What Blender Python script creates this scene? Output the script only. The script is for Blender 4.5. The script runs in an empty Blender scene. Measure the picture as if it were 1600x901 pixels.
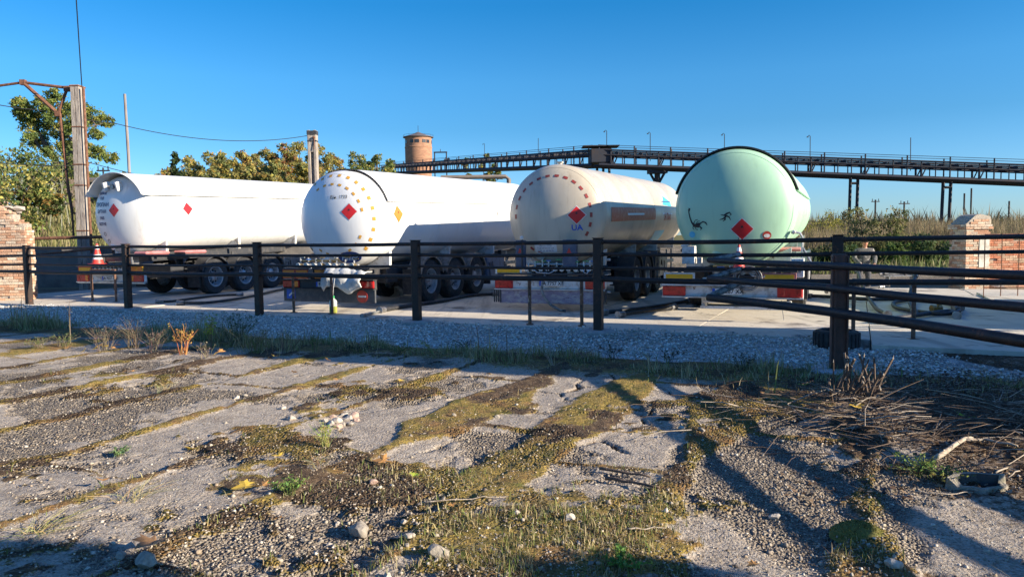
import bpy, bmesh, math, random
import numpy as np
from mathutils import Vector, Matrix, Euler
random.seed(7); rng = np.random.default_rng(7)
R = math.radians
S = bpy.context.scene
COL = S.collection

# ------------------------------------------------------------------ camera, sky, sun, exposure
FPX, PITCH, ROLL, CH = 1160.0, R(3.95), R(0.8), 1.6
_f = Vector((0, math.cos(PITCH), -math.sin(PITCH)))
_u0 = Vector((1, 0, 0)).cross(_f)
_r = (Vector((1, 0, 0)) * math.cos(ROLL) - _u0 * math.sin(ROLL)).normalized()
_u = _r.cross(_f)
cd = bpy.data.cameras.new('camera'); cam = bpy.data.objects.new('camera', cd); COL.objects.link(cam)
cd.sensor_width = 36; cd.lens = 36 * FPX / 1600; cd.clip_end = 3000; cd.clip_start = 0.05
cam.matrix_world = Matrix(((_r.x, _u.x, -_f.x, 0), (_r.y, _u.y, -_f.y, 0), (_r.z, _u.z, -_f.z, CH), (0, 0, 0, 1)))
S.camera = cam

SUN_EL, SUN_AZ = 19.4, 113.0          # azimuth clockwise from +Y
W = bpy.data.worlds.new('World'); S.world = W; W.use_nodes = True
wn = W.node_tree; wn.nodes.clear()
sky = wn.nodes.new('ShaderNodeTexSky'); sky.sky_type = 'NISHITA'; sky.sun_disc = False
sky.sun_elevation = R(SUN_EL); sky.sun_rotation = R(SUN_AZ)
sky.air_density = 1.0; sky.dust_density = 0.25; sky.ozone_density = 2.6; sky.altitude = 0
bg = wn.nodes.new('ShaderNodeBackground'); bg.inputs[1].default_value = 0.068
wo = wn.nodes.new('ShaderNodeOutputWorld')
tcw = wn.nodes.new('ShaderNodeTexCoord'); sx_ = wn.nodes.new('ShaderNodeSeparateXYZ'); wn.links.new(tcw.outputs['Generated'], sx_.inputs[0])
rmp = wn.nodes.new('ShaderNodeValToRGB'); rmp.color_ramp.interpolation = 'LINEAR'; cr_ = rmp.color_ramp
for p_, c_ in ((0.0, (.60, .85, 1.30)), (.06, (.52, .87, 1.33)), (.14, (.33, .77, 1.13)), (.20, (.30, .84, 1.22)), (.29, (.125, .76, 1.20)), (.5, (.20, .80, 1.75)), (1.0, (.25, .82, 1.80))):  # top stops, above the frame, raised to add blue fill to shaded surfaces
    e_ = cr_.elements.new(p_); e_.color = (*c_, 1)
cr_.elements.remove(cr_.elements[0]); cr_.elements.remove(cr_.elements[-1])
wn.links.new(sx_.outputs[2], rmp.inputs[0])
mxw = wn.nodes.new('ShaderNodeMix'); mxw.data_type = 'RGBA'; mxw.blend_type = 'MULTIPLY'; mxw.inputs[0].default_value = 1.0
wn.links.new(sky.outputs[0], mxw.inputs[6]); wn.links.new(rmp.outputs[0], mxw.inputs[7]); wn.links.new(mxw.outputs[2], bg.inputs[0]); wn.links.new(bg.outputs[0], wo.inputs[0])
sd = bpy.data.lights.new('sun', 'SUN'); sd.energy = 5.0; sd.angle = R(0.5); sd.color = (1.0, 0.88, 0.70)
sun = bpy.data.objects.new('sun', sd); COL.objects.link(sun)
TOSUN = Vector((math.sin(R(SUN_AZ)) * math.cos(R(SUN_EL)), math.cos(R(SUN_AZ)) * math.cos(R(SUN_EL)), math.sin(R(SUN_EL))))
sun.rotation_euler = TOSUN.to_track_quat('Z', 'Y').to_euler(); sun.location = (20, -10, 20)
S.view_settings.view_transform = 'Standard'; S.view_settings.look = 'None'; S.view_settings.gamma = 1
S.view_settings.exposure = 1.15

def _ray(u, v): return _f + _r * ((u - 800) / FPX) + _u * ((450.5 - v) / FPX)
def G(u, v, z=0.0):
    d = _ray(u, v); t = (z - CH) / d.z; return Vector((d.x * t, d.y * t, z))
def WP(u, v, y):
    d = _ray(u, v); t = y / d.y; return Vector((d.x * t, y, d.z * t + CH))

# ------------------------------------------------------------------ tags and mesh helpers
def tag(o, label=None, cat=None, group=None, kind=None):
    if label: o['label'] = label
    if cat: o['category'] = cat
    if group: o['group'] = group
    if kind: o['kind'] = kind
    return o
def empty(name, loc=(0, 0, 0), rz=0.0, label=None, cat=None, group=None, rot=None):
    o = bpy.data.objects.new(name, None); COL.objects.link(o); o.location = loc
    o.rotation_euler = rot if rot else (0, 0, rz); o.empty_display_size = 0.2
    return tag(o, label, cat, group)
def copy_tree(o, parent=None):
    c = o.copy(); COL.objects.link(c)
    if parent is not None: c.parent = parent
    for ch in list(o.children): copy_tree(ch, c)
    return c

class MB:
    def __init__(s): s.v = []; s.f = []; s.m = []; s.c = []; s.col = None
    def add(s, vs, fs, m=0, col=None, M=None):
        b = len(s.v)
        s.v.extend([tuple(M @ Vector(p)) for p in vs] if M is not None else [tuple(p) for p in vs])
        for f in fs: s.f.append(tuple(i + b for i in f)); s.m.append(m); s.c.append(col)
        return s
    def box(s, c, d, m=0, M=None, col=None, rz=0.0, bev=0.0, rot=None):
        x, y, z = d[0] / 2, d[1] / 2, d[2] / 2
        T = Matrix.Translation(c) @ (rot.to_matrix().to_4x4() if rot else Matrix.Rotation(rz, 4, 'Z'))
        if M is not None: T = M @ T
        if bev <= 0:
            vs = [(-x, -y, -z), (x, -y, -z), (x, y, -z), (-x, y, -z), (-x, -y, z), (x, -y, z), (x, y, z), (-x, y, z)]
            fs = [(0, 3, 2, 1), (4, 5, 6, 7), (0, 1, 5, 4), (1, 2, 6, 5), (2, 3, 7, 6), (3, 0, 4, 7)]
            return s.add(vs, fs, m, col, T)
        b = min(bev, x * .9, y * .9, z * .9)
        vs = []; idx = {}
        for sx in (-1, 1):
            for sy in (-1, 1):
                for sz in (-1, 1):
                    for k in range(3):
                        p = [sx * (x - b), sy * (y - b), sz * (z - b)]; p[k] = (sx * x, sy * y, sz * z)[k]
                        idx[(sx, sy, sz, k)] = len(vs); vs.append(p)
        fs = []
        I = lambda sx, sy, sz, k: idx[(sx, sy, sz, k)]
        for q in (-1, 1):
            a = [I(q, -1, -1, 0), I(q, 1, -1, 0), I(q, 1, 1, 0), I(q, -1, 1, 0)]; fs.append(a if q > 0 else a[::-1])
            a = [I(-1, q, -1, 1), I(-1, q, 1, 1), I(1, q, 1, 1), I(1, q, -1, 1)]; fs.append(a if q > 0 else a[::-1])
            a = [I(-1, -1, q, 2), I(1, -1, q, 2), I(1, 1, q, 2), I(-1, 1, q, 2)]; fs.append(a if q > 0 else a[::-1])
        for a in (-1, 1):
            for c2 in (-1, 1):
                e = [I(a, c2, -1, 0), I(a, c2, 1, 0), I(a, c2, 1, 1), I(a, c2, -1, 1)]; fs.append(e if a * c2 < 0 else e[::-1])
                e = [I(a, -1, c2, 0), I(a, 1, c2, 0), I(a, 1, c2, 2), I(a, -1, c2, 2)]; fs.append(e if a * c2 > 0 else e[::-1])
                e = [I(-1, a, c2, 1), I(1, a, c2, 1), I(1, a, c2, 2), I(-1, a, c2, 2)]; fs.append(e if a * c2 < 0 else e[::-1])
        for sx in (-1, 1):
            for sy in (-1, 1):
                for sz in (-1, 1):
                    t = [I(sx, sy, sz, 0), I(sx, sy, sz, 1), I(sx, sy, sz, 2)]; fs.append(t if sx * sy * sz > 0 else t[::-1])
        return s.add(vs, fs, m, col, T)
    def tube(s, pts, r, n=8, m=0, M=None, col=None, cap=True):
        pts = [Vector(p) for p in pts]; N = len(pts)
        rs = r if isinstance(r, (list, tuple)) else [r] * N
        vs = []; prev = None
        for i, p in enumerate(pts):
            t = (pts[min(i + 1, N - 1)] - pts[max(i - 1, 0)])
            t = t.normalized() if t.length > 1e-9 else Vector((0, 0, 1))
            if prev is None:
                a = Vector((0, 0, 1)) if abs(t.z) < .9 else Vector((1, 0, 0)); n1 = t.cross(a).normalized()
            else:
                n1 = prev - t * prev.dot(t); n1 = n1.normalized() if n1.length > 1e-6 else t.orthogonal().normalized()
            prev = n1; n2 = t.cross(n1)
            for k in range(n):
                a = 2 * math.pi * k / n; vs.append(p + (n1 * math.cos(a) + n2 * math.sin(a)) * rs[i])
        fs = [(i * n + k, i * n + (k + 1) % n, (i + 1) * n + (k + 1) % n, (i + 1) * n + k) for i in range(N - 1) for k in range(n)]
        if cap: fs.append(tuple(range(n))[::-1]); fs.append(tuple((N - 1) * n + k for k in range(n)))
        return s.add(vs, fs, m, col, M)
    def lathe(s, prof, n=32, m=0, M=None, axis='Z', col=None, arc=None):
        a0, a1 = arc if arc else (0, 2 * math.pi); full = arc is None
        k_ = n if full else n + 1; vs = []
        for (r, h) in prof:
            for k in range(k_):
                a = a0 + (a1 - a0) * k / n; x, y = r * math.cos(a), r * math.sin(a)
                vs.append((x, y, h) if axis == 'Z' else ((x, h, y) if axis == 'Y' else (h, x, y)))
        fs = []
        for i in range(len(prof) - 1):
            for k in range(n):
                q = (i * k_ + k, i * k_ + (k + 1) % k_, (i + 1) * k_ + (k + 1) % k_, (i + 1) * k_ + k)
                fs.append(q[::-1] if axis == 'Y' else q)
        return s.add(vs, fs, m, col, M)
    def poly(s, pts2, t, m=0, M=None, col=None):      # polygon in XZ extruded in +Y by t
        n = len(pts2); vs = [(x, 0, z) for x, z in pts2] + [(x, t, z) for x, z in pts2]
        fs = [tuple(range(n)), tuple(range(n, 2 * n))[::-1]] + [(i, i + n, (i + 1) % n + n, (i + 1) % n) for i in range(n)]
        return s.add(vs, fs, m, col, M)
    def ico(s, c, r, m=0, M=None, col=None, jit=.0, sc=(1, 1, 1)):
        t = 1.618; V = [(-1, t, 0), (1, t, 0), (-1, -t, 0), (1, -t, 0), (0, -1, t), (0, 1, t), (0, -1, -t), (0, 1, -t), (t, 0, -1), (t, 0, 1), (-t, 0, -1), (-t, 0, 1)]
        F = [(0, 11, 5), (0, 5, 1), (0, 1, 7), (0, 7, 10), (0, 10, 11), (1, 5, 9), (5, 11, 4), (11, 10, 2), (10, 7, 6), (7, 1, 8), (3, 9, 4), (3, 4, 2), (3, 2, 6), (3, 6, 8), (3, 8, 9), (4, 9, 5), (2, 4, 11), (6, 2, 10), (8, 6, 7), (9, 8, 1)]
        vs = []
        for v in V:
            q = Vector(v).normalized() * r * (1 + random.uniform(-jit, jit)); vs.append((c[0] + q.x * sc[0], c[1] + q.y * sc[1], c[2] + q.z * sc[2]))
        return s.add(vs, F, m, col, M)
    def build(s, name, mats, parent=None, smooth=False, uv=False, label=None, loc=None, bevel=0):
        me = bpy.data.meshes.new(name); me.from_pydata(s.v, [], s.f)
        if not isinstance(mats, (list, tuple)): mats = [mats]
        for mt in mats: me.materials.append(mt)
        me.polygons.foreach_set('material_index', s.m)
        if any(c is not None for c in s.c):
            ca = me.color_attributes.new('col', 'FLOAT_COLOR', 'CORNER'); arr = []
            for p, c in zip(me.polygons, s.c):
                c = c or (1, 1, 1); arr.extend([c[0], c[1], c[2], 1.0] * p.loop_total)
            ca.data.foreach_set('color', arr)
        if uv:
            ul = me.uv_layers.new(name='UVMap')
            for p in me.polygons:
                nx, ny, nz = (abs(a) for a in p.normal)
                for li in p.loop_indices:
                    c = me.vertices[me.loops[li].vertex_index].co
                    ul.data[li].uv = (c.x, c.y) if nz > nx and nz > ny else ((c.x, c.z) if ny > nx else (c.y, c.z))
        if smooth: me.polygons.foreach_set('use_smooth', [True] * len(me.polygons))
        me.update()
        if smooth == 'auto':
            try: me.set_sharp_from_angle(angle=R(38))
            except Exception: pass
        o = bpy.data.objects.new(name, me); COL.objects.link(o)
        if parent is not None: o.parent = parent
        if loc is not None: o.location = loc
        if label: o['label'] = label
        return o
def np_mesh(name, V, F, mats, col=None, parent=None, smooth=False):   # V (n,3), F (m,k) arrays, col per face (m,3)
    me = bpy.data.meshes.new(name); k = F.shape[1]
    me.vertices.add(len(V)); me.vertices.foreach_set('co', np.ascontiguousarray(V, dtype=np.float32).ravel())
    me.loops.add(F.size); me.loops.foreach_set('vertex_index', F.astype(np.int32).ravel())
    me.polygons.add(len(F)); me.polygons.foreach_set('loop_start', np.arange(0, F.size, k, dtype=np.int32))
    me.update(calc_edges=True)
    if smooth: me.polygons.foreach_set('use_smooth', np.ones(len(F), dtype=bool))
    if not isinstance(mats, (list, tuple)): mats = [mats]
    for mt in mats: me.materials.append(mt)
    if col is not None:
        ca = me.color_attributes.new('col', 'FLOAT_COLOR', 'CORNER')
        c4 = np.ones((len(F), 4), np.float32); c4[:, :3] = col
        ca.data.foreach_set('color', np.repeat(c4, k, axis=0).ravel())
    o = bpy.data.objects.new(name, me); COL.objects.link(o)
    if parent is not None: o.parent = parent
    return o

# ------------------------------------------------------------------ noise (numpy)
def _h(ix, iy, sd):
    n = (ix * 374761393 + iy * 668265263 + sd * 1442695041) & 0x7fffffff
    n = ((n ^ (n >> 13)) * 1274126177) & 0x7fffffff
    return ((n ^ (n >> 16)) & 0xffff) / 65535.0
def vn(x, y, sd=0):
    x = np.asarray(x, float); y = np.asarray(y, float)
    ix = np.floor(x).astype(np.int64); iy = np.floor(y).astype(np.int64); fx = x - ix; fy = y - iy
    fx = fx * fx * (3 - 2 * fx); fy = fy * fy * (3 - 2 * fy)
    return (_h(ix, iy, sd) * (1 - fx) + _h(ix + 1, iy, sd) * fx) * (1 - fy) + (_h(ix, iy + 1, sd) * (1 - fx) + _h(ix + 1, iy + 1, sd) * fx) * fy
def fbm(x, y, sd=0, o=4):
    a = 0; w = .5; t = 0
    for i in range(o):
        a = a + w * vn(x * 2 ** i + 17.3 * i, y * 2 ** i - 9.1 * i, sd + i); t += w; w *= .5
    return a / t
def sm(a, b, x):
    t = np.clip((x - a) / (b - a), 0, 1); return t * t * (3 - 2 * t)

# ------------------------------------------------------------------ materials
def nm(name):
    m = bpy.data.materials.new(name); m.use_nodes = True; t = m.node_tree; t.nodes.clear()
    o = t.nodes.new('ShaderNodeOutputMaterial'); b = t.nodes.new('ShaderNodeBsdfPrincipled'); t.links.new(b.outputs[0], o.inputs[0])
    return m, t, b
def mat(name, c, rough=.6, metal=0., c2=None, scale=3., thr=(.45, .65), bump=0., bscale=None, coat=0., spec=.5, c3=None, s3=None, thr3=(.6, .7), stretch=None):
    m, t, b = nm(name)
    b.inputs['Roughness'].default_value = rough; b.inputs['Metallic'].default_value = metal
    b.inputs['Specular IOR Level'].default_value = spec
    b.inputs['Base Color'].default_value = (*c, 1)
    if coat: b.inputs['Coat Weight'].default_value = coat; b.inputs['Coat Roughness'].default_value = .12
    tc = t.nodes.new('ShaderNodeTexCoord'); src = tc.outputs['Object']
    if stretch:
        mp = t.nodes.new('ShaderNodeMapping'); mp.inputs['Scale'].default_value = stretch; t.links.new(src, mp.inputs[0]); src = mp.outputs[0]
    last = None
    def layer(cc, sc, th, last):
        nz = t.nodes.new('ShaderNodeTexNoise'); nz.inputs['Scale'].default_value = sc; nz.inputs['Detail'].default_value = 8; nz.inputs['Roughness'].default_value = .62
        t.links.new(src, nz.inputs['Vector'])
        rp = t.nodes.new('ShaderNodeMapRange'); rp.inputs[1].default_value = th[0]; rp.inputs[2].default_value = th[1]; t.links.new(nz.outputs[0], rp.inputs[0])
        mx = t.nodes.new('ShaderNodeMix'); mx.data_type = 'RGBA'; t.links.new(rp.outputs[0], mx.inputs[0])
        if last is None: mx.inputs[6].default_value = (*c, 1)
        else: t.links.new(last, mx.inputs[6])
        mx.inputs[7].default_value = (*cc, 1)
        return mx.outputs[2]
    if c2: last = layer(c2, scale, thr, last)
    if c3: last = layer(c3, s3 or scale * 4, thr3, last)
    if last is not None: t.links.new(last, b.inputs['Base Color'])
    if bump:
        nz = t.nodes.new('ShaderNodeTexNoise'); nz.inputs['Scale'].default_value = bscale or scale * 6; nz.inputs['Detail'].default_value = 6
        t.links.new(src, nz.inputs['Vector']); bp = t.nodes.new('ShaderNodeBump'); bp.inputs['Strength'].default_value = bump; bp.inputs['Distance'].default_value = .02
        t.links.new(nz.outputs[0], bp.inputs['Height']); t.links.new(bp.outputs[0], b.inputs['Normal'])
    return m
def vmat(name, rough=.8, var=.25, scale=12., trans=0., bump=0., spec=.3):      # base colour from the face colours, broken by noise
    m, t, b = nm(name); b.inputs['Roughness'].default_value = rough; b.inputs['Specular IOR Level'].default_value = spec
    at = t.nodes.new('ShaderNodeAttribute'); at.attribute_name = 'col'
    tc = t.nodes.new('ShaderNodeTexCoord'); nz = t.nodes.new('ShaderNodeTexNoise'); nz.inputs['Scale'].default_value = scale; nz.inputs['Detail'].default_value = 5
    t.links.new(tc.outputs['Object'], nz.inputs['Vector'])
    mr = t.nodes.new('ShaderNodeMapRange'); mr.inputs[1].default_value = .3; mr.inputs[2].default_value = .7; mr.inputs[3].default_value = 1 - var; mr.inputs[4].default_value = 1 + var
    t.links.new(nz.outputs[0], mr.inputs[0])
    vm = t.nodes.new('ShaderNodeVectorMath'); vm.operation = 'SCALE'; t.links.new(at.outputs['Color'], vm.inputs[0]); t.links.new(mr.outputs[0], vm.inputs['Scale'])
    t.links.new(vm.outputs[0], b.inputs['Base Color'])
    if bump:
        bp = t.nodes.new('ShaderNodeBump'); bp.inputs['Strength'].default_value = bump; bp.inputs['Distance'].default_value = .02
        t.links.new(nz.outputs[0], bp.inputs['Height']); t.links.new(bp.outputs[0], b.inputs['Normal'])
    if trans:
        tr = t.nodes.new('ShaderNodeBsdfTranslucent'); t.links.new(vm.outputs[0], tr.inputs[0])
        ms = t.nodes.new('ShaderNodeMixShader'); ms.inputs[0].default_value = trans; t.links.new(b.outputs[0], ms.inputs[1]); t.links.new(tr.outputs[0], ms.inputs[2])
        t.links.new(ms.outputs[0], t.nodes['Material Output'].inputs[0])
    return m

M = {}
def paint(name, c, dirt, streak=.35, amt=(.52, .8), rough=.38):
    # tank enamel: faint mottling, grime in rain streaks that run down, slight dents
    m, t, b = nm(name); b.inputs['Roughness'].default_value = rough; b.inputs['Coat Weight'].default_value = .25; b.inputs['Coat Roughness'].default_value = .2
    tc = t.nodes.new('ShaderNodeTexCoord')
    def noise(sc, vec, det=6):
        mp = t.nodes.new('ShaderNodeMapping'); mp.inputs['Scale'].default_value = vec; t.links.new(tc.outputs['Object'], mp.inputs[0])
        nz = t.nodes.new('ShaderNodeTexNoise'); nz.inputs['Scale'].default_value = sc; nz.inputs['Detail'].default_value = det; nz.inputs['Roughness'].default_value = .6
        t.links.new(mp.outputs[0], nz.inputs['Vector']); return nz.outputs[0]
    def rng_(s, a, b_, lo=0., hi=1.):
        r = t.nodes.new('ShaderNodeMapRange'); r.inputs[1].default_value = a; r.inputs[2].default_value = b_; r.inputs[3].default_value = lo; r.inputs[4].default_value = hi
        t.links.new(s, r.inputs[0]); return r.outputs[0]
    def mix(fac, a, c_):
        x = t.nodes.new('ShaderNodeMix'); x.data_type = 'RGBA'; t.links.new(fac, x.inputs[0])
        (t.links.new(a, x.inputs[6]) if not isinstance(a, tuple) else setattr(x.inputs[6], 'default_value', (*a, 1)))
        x.inputs[7].default_value = (*c_, 1); return x.outputs[2]
    f1 = rng_(noise(1.1, (1, .6, .35)), amt[0], amt[1], 0, streak * 1.15)
    f2 = rng_(noise(9, (1, 1, .10)), .54, .80, 0, streak)
    f3 = rng_(noise(38, (1, 1, 1), 3), .70, .76, 0, streak * .8)
    c1 = mix(f1, c, dirt); c2 = mix(f2, c1, tuple(d * .8 for d in dirt)); c3 = mix(f3, c2, (.12, .08, .05))
    t.links.new(c3, b.inputs['Base Color'])
    bp = t.nodes.new('ShaderNodeBump'); bp.inputs['Strength'].default_value = .25; bp.inputs['Distance'].default_value = .02
    t.links.new(noise(1.6, (1, 1, 1), 2), bp.inputs['Height']); t.links.new(bp.outputs[0], b.inputs['Normal'])
    r2 = rng_(noise(3, (1, 1, .4)), .3, .8, rough * .8, rough * 1.6); t.links.new(r2, b.inputs['Roughness'])
    return m
M['white'] = paint('white_enamel', (.78, .77, .74), (.52, .49, .43), .5)
M['white2'] = paint('bright_white_enamel', (.80, .79, .765), (.58, .55, .49), .25)
M['cream'] = paint('cream_enamel', (.52, .465, .37), (.33, .26, .18), .5, (.42, .7))
M['green'] = paint('pale_green_enamel', (.39, .62, .43), (.30, .47, .32), .3)
M['greenside'] = M['green']
M['metalwhite'] = mat('chipped_white_paint', (.62, .61, .58), .5, c2=(.38, .33, .28), scale=5, thr=(.5, .62), c3=(.16, .07, .03), s3=7, thr3=(.62, .68), bump=.2)
M['steel'] = mat('grey_steel', (.30, .30, .31), .4, .7, c2=(.16, .14, .12), scale=8, bump=.1)
M['chassis'] = mat('chassis_black', (.035, .036, .04), .55, c2=(.09, .08, .07), scale=6, thr=(.5, .75), bump=.15)
M['rubber'] = mat('tyre_rubber', (.022, .022, .024), .8, c2=(.07, .065, .06), scale=9, thr=(.45, .8), bump=.3, bscale=60)
M['hose'] = mat('hose_rubber', (.018, .018, .02), .6, c2=(.05, .047, .045), scale=14, bump=.15)
M['rim'] = mat('wheel_steel', (.42, .43, .45), .42, .35, c2=(.16, .12, .10), scale=11, thr=(.5, .7), bump=.1)
M['rust'] = mat('rusty_steel', (.13, .055, .03), .85, c2=(.24, .11, .06), scale=9, bump=.4, c3=(.05, .03, .025), s3=25)
M['fence'] = mat('dark_brown_fence_paint', (.034, .022, .018), .5, .0, c2=(.062, .034, .024), scale=7, thr=(.5, .7), bump=.22, bscale=55, spec=.3, c3=(.12, .045, .022), s3=9, thr3=(.60, .68))
M['postred'] = mat('weathered_brown_post_paint', (.11, .048, .033), .6, c2=(.055, .028, .021), scale=6, bump=.3, bscale=40, c3=(.15, .06, .03), s3=16, thr3=(.62, .7))
M['thinpost'] = mat('faded_brown_paint', (.20, .10, .06), .7, c2=(.07, .035, .022), scale=12, bump=.3, c3=(.40, .32, .25), s3=9, thr3=(.58, .66))
M['greyrail'] = mat('worn_grey_and_lit_pipe', (.26, .26, .25), .5, .3, c2=(.06, .05, .045), scale=12, bump=.2)
M['red'] = mat('red_lens', (.55, .02, .02), .18, coat=.8, c2=(.32, .012, .012), scale=12)
M['orangelens'] = mat('orange_lens', (.75, .22, .02), .2, coat=.6)
M['yellow'] = mat('yellow_reflector', (.80, .42, .015), .35, c2=(.55, .27, .02), scale=9, thr=(.55, .8))
M['redpaint'] = mat('red_border_paint', (.55, .04, .025), .45, c2=(.35, .05, .03), scale=14)
M['orange'] = mat('orange_plate', (.80, .22, .02), .4, c2=(.55, .14, .02), scale=10, thr=(.55, .8))
M['placard'] = mat('red_placard', (.62, .018, .02), .4, c2=(.45, .02, .02), scale=18, thr=(.55, .8))
M['placardo'] = mat('orange_placard', (.62, .20, .035), .4)
M['black'] = mat('black_print', (.015, .015, .017), .5)
M['blueprint'] = mat('dark_blue_print', (.03, .05, .14), .5)
M['platewhite'] = mat('plate_white', (.72, .72, .70), .35, c2=(.5, .48, .44), scale=25)
M['plateblue'] = mat('plate_blue', (.02, .09, .45), .35)
M['pink'] = mat('faded_red_plastic', (.52, .20, .19), .55, c2=(.40, .13, .12), scale=5)
M['tapered'] = mat('dark_red_tape', (.33, .045, .035), .5, c2=(.2, .05, .04), scale=30)
M['tapeyellow'] = mat('yellow_tape', (.62, .31, .03), .45, c2=(.6, .35, .1), scale=30)
M['brass'] = mat('brass_valve', (.45, .32, .12), .35, .8, c2=(.18, .13, .07), scale=20)
M['valvewhite'] = mat('pale_valve_metal', (.62, .62, .60), .35, .4, c2=(.3, .28, .26), scale=18)
M['bluevalve'] = mat('blue_handle', (.04, .16, .50), .4)
M['greenvalve'] = mat('green_handle', (.05, .30, .10), .45)
M['bluegrey'] = mat('blue_grey_box', (.10, .15, .24), .45, c2=(.06, .08, .12), scale=5)
M['purple'] = mat('scuffed_violet_panel', (.26, .21, .28), .6, c2=(.42, .37, .36), scale=7, thr=(.45, .6), c3=(.12, .06, .05), s3=15, thr3=(.58, .68), bump=.3, stretch=(1, 1, 2.6))
M['conewhite'] = mat('cone_white', (.78, .76, .74), .5)
M['conered'] = mat('cone_red', (.68, .05, .035), .5, c2=(.5, .06, .04), scale=9)
M['cloth'] = mat('white_sackcloth', (.66, .66, .64), .8, c2=(.46, .45, .43), scale=9, bump=.4, bscale=70)
M['concrete'] = mat('pole_concrete', (.36, .31, .26), .9, c2=(.24, .20, .17), scale=6, thr=(.42, .62), bump=.7, bscale=22, c3=(.13, .10, .08), s3=12, thr3=(.6, .7), stretch=(1, 1, .35))
M['bark'] = mat('bark', (.13, .10, .075), .95, c2=(.07, .052, .04), scale=7, bump=.9, bscale=24, stretch=(1, 1, .25))
M['twig'] = mat('dry_twig', (.14, .095, .065), .9, c2=(.07, .05, .04), scale=18, bump=.4)
M['bleached'] = mat('bleached_stick', (.42, .35, .27), .85, c2=(.24, .18, .13), scale=20, bump=.4)
M['plaster'] = mat('old_plaster', (.55, .53, .46), .9, c2=(.36, .32, .26), scale=3, bump=.5)
M['darkwall'] = mat('stained_concrete_wall', (.20, .18, .16), .95, c2=(.12, .11, .10), scale=1.5, bump=.6)
M['slate'] = mat('old_roof_sheet', (.16, .13, .11), .9, c2=(.09, .08, .07), scale=4, bump=.5)
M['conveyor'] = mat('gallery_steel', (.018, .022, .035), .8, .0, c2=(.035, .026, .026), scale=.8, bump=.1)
M['wire'] = mat('wire', (.02, .02, .022), .7)
M['towerbrick'] = mat('tower_brick', (.38, .20, .12), .9, c2=(.26, .135, .085), scale=.9, thr=(.4, .65), bump=.3, bscale=5, stretch=(1, 1, 2.5))
M['towerroof'] = mat('tower_roof', (.13, .11, .11), .8)
M['glassdark'] = mat('dark_window', (.03, .03, .035), .2)
M['leafv'] = vmat('foliage', .75, .3, 1.2, trans=.42)
M['brickv'] = vmat('bricks', .92, .3, 28, bump=.6)
M['mortar'] = mat('lime_mortar', (.42, .36, .29), .95, c2=(.26, .22, .18), scale=14, bump=.6)
M['stonev'] = vmat('stones', .9, .3, 40, bump=.4)
M['grassv'] = vmat('grass_blades', .8, .2, 3, trans=.25)
M['fallen'] = vmat('fallen_leaf', .65, .25, 30, trans=.25)
M['skin'] = mat('skin', (.48, .24, .15), .55, c2=(.40, .18, .12), scale=20)
M['jacket'] = mat('grey_work_jacket', (.11, .105, .10), .85, c2=(.06, .06, .06), scale=7, bump=.4, c3=(.30, .28, .26), s3=11, thr3=(.56, .62))
M['trouser'] = mat('dark_trousers', (.05, .05, .06), .85, c2=(.09, .08, .08), scale=8, bump=.4)
M['shoe'] = mat('boot_leather', (.03, .025, .02), .6)
M['bottleplastic'] = mat('bottle_plastic', (.62, .66, .55), .25, coat=.3)
M['fluid'] = mat('yellow_green_fluid', (.40, .42, .08), .25, coat=.3)
M['bottlecap'] = mat('green_cap', (.03, .42, .12), .4)
M['sticker'] = mat('pale_sticker', (.62, .66, .68), .4)
M['stickblue'] = mat('blue_sticker', (.05, .38, .62), .4, c2=(.10, .50, .68), scale=4)
M['stripe'] = mat('faded_orange_stripe', (.52, .13, .06), .5, c2=(.62, .30, .2), scale=8, thr=(.5, .7))
M['oval'] = mat('navy_badge', (.015, .03, .12), .35)
M['metalroofwhite'] = mat('corrugated_white', (.6, .62, .66), .5)

# ------------------------------------------------------------------ terrain
PX, PY = 5.3, 10.3
def DE(x, y): return (x - PX) * .423 + (y - PY) * .906, (x - PX) * .906 - (y - PY) * .423
def hfun(x, y, fine=True):
    x = np.asarray(x, float); y = np.asarray(y, float)
    D, Ecoord = DE(x, y)
    z = np.full(x.shape, -.07)
    # gravel bench climbs to the slabs
    g = sm(-2.3, -1.2, D)
    z = z * (1 - g) + (-.11) * g + g * sm(-.9, .7, D) * .085
    # below the slabs
    inpad = (D > (np.where(Ecoord > -.6, .04, .62))) & (D < 15.5) & (Ecoord > -24.5) & (Ecoord < 7.9)
    z = np.where(inpad, -.45, z)
    # yard behind falls away on the right
    z = z - .22 * sm(15, 24, y) * sm(5, 11, x)
    # hill on the left and a soft rise far away
    hl = sm(-5, -17, x) * (1.5 * sm(26.8, 27.6, y) + 2.6 * sm(28, 50, y) + 2.2 * sm(50, 95, y))
    z = z + hl + 2.0 * sm(45, 110, y) * sm(-5, 5, x + 10) * (1 - sm(0, 20, x - 5))
    z = z + .5 * sm(36, 44, y) * sm(0, 10, x) + 1.5 * (fbm(x / 60, y / 60, 5) - .5) * sm(60, 200, np.hypot(x, y))
    z = z + .10 * (fbm(x / 3.1, y / 3.1, 3) - .5) * (1 - sm(-2.3, -1.2, D)) + .05 * (fbm(x / 1.2, y / 1.2, 31) - .5) * (D > 16)
    return z
P0, PSP = .12, 1.17
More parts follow.
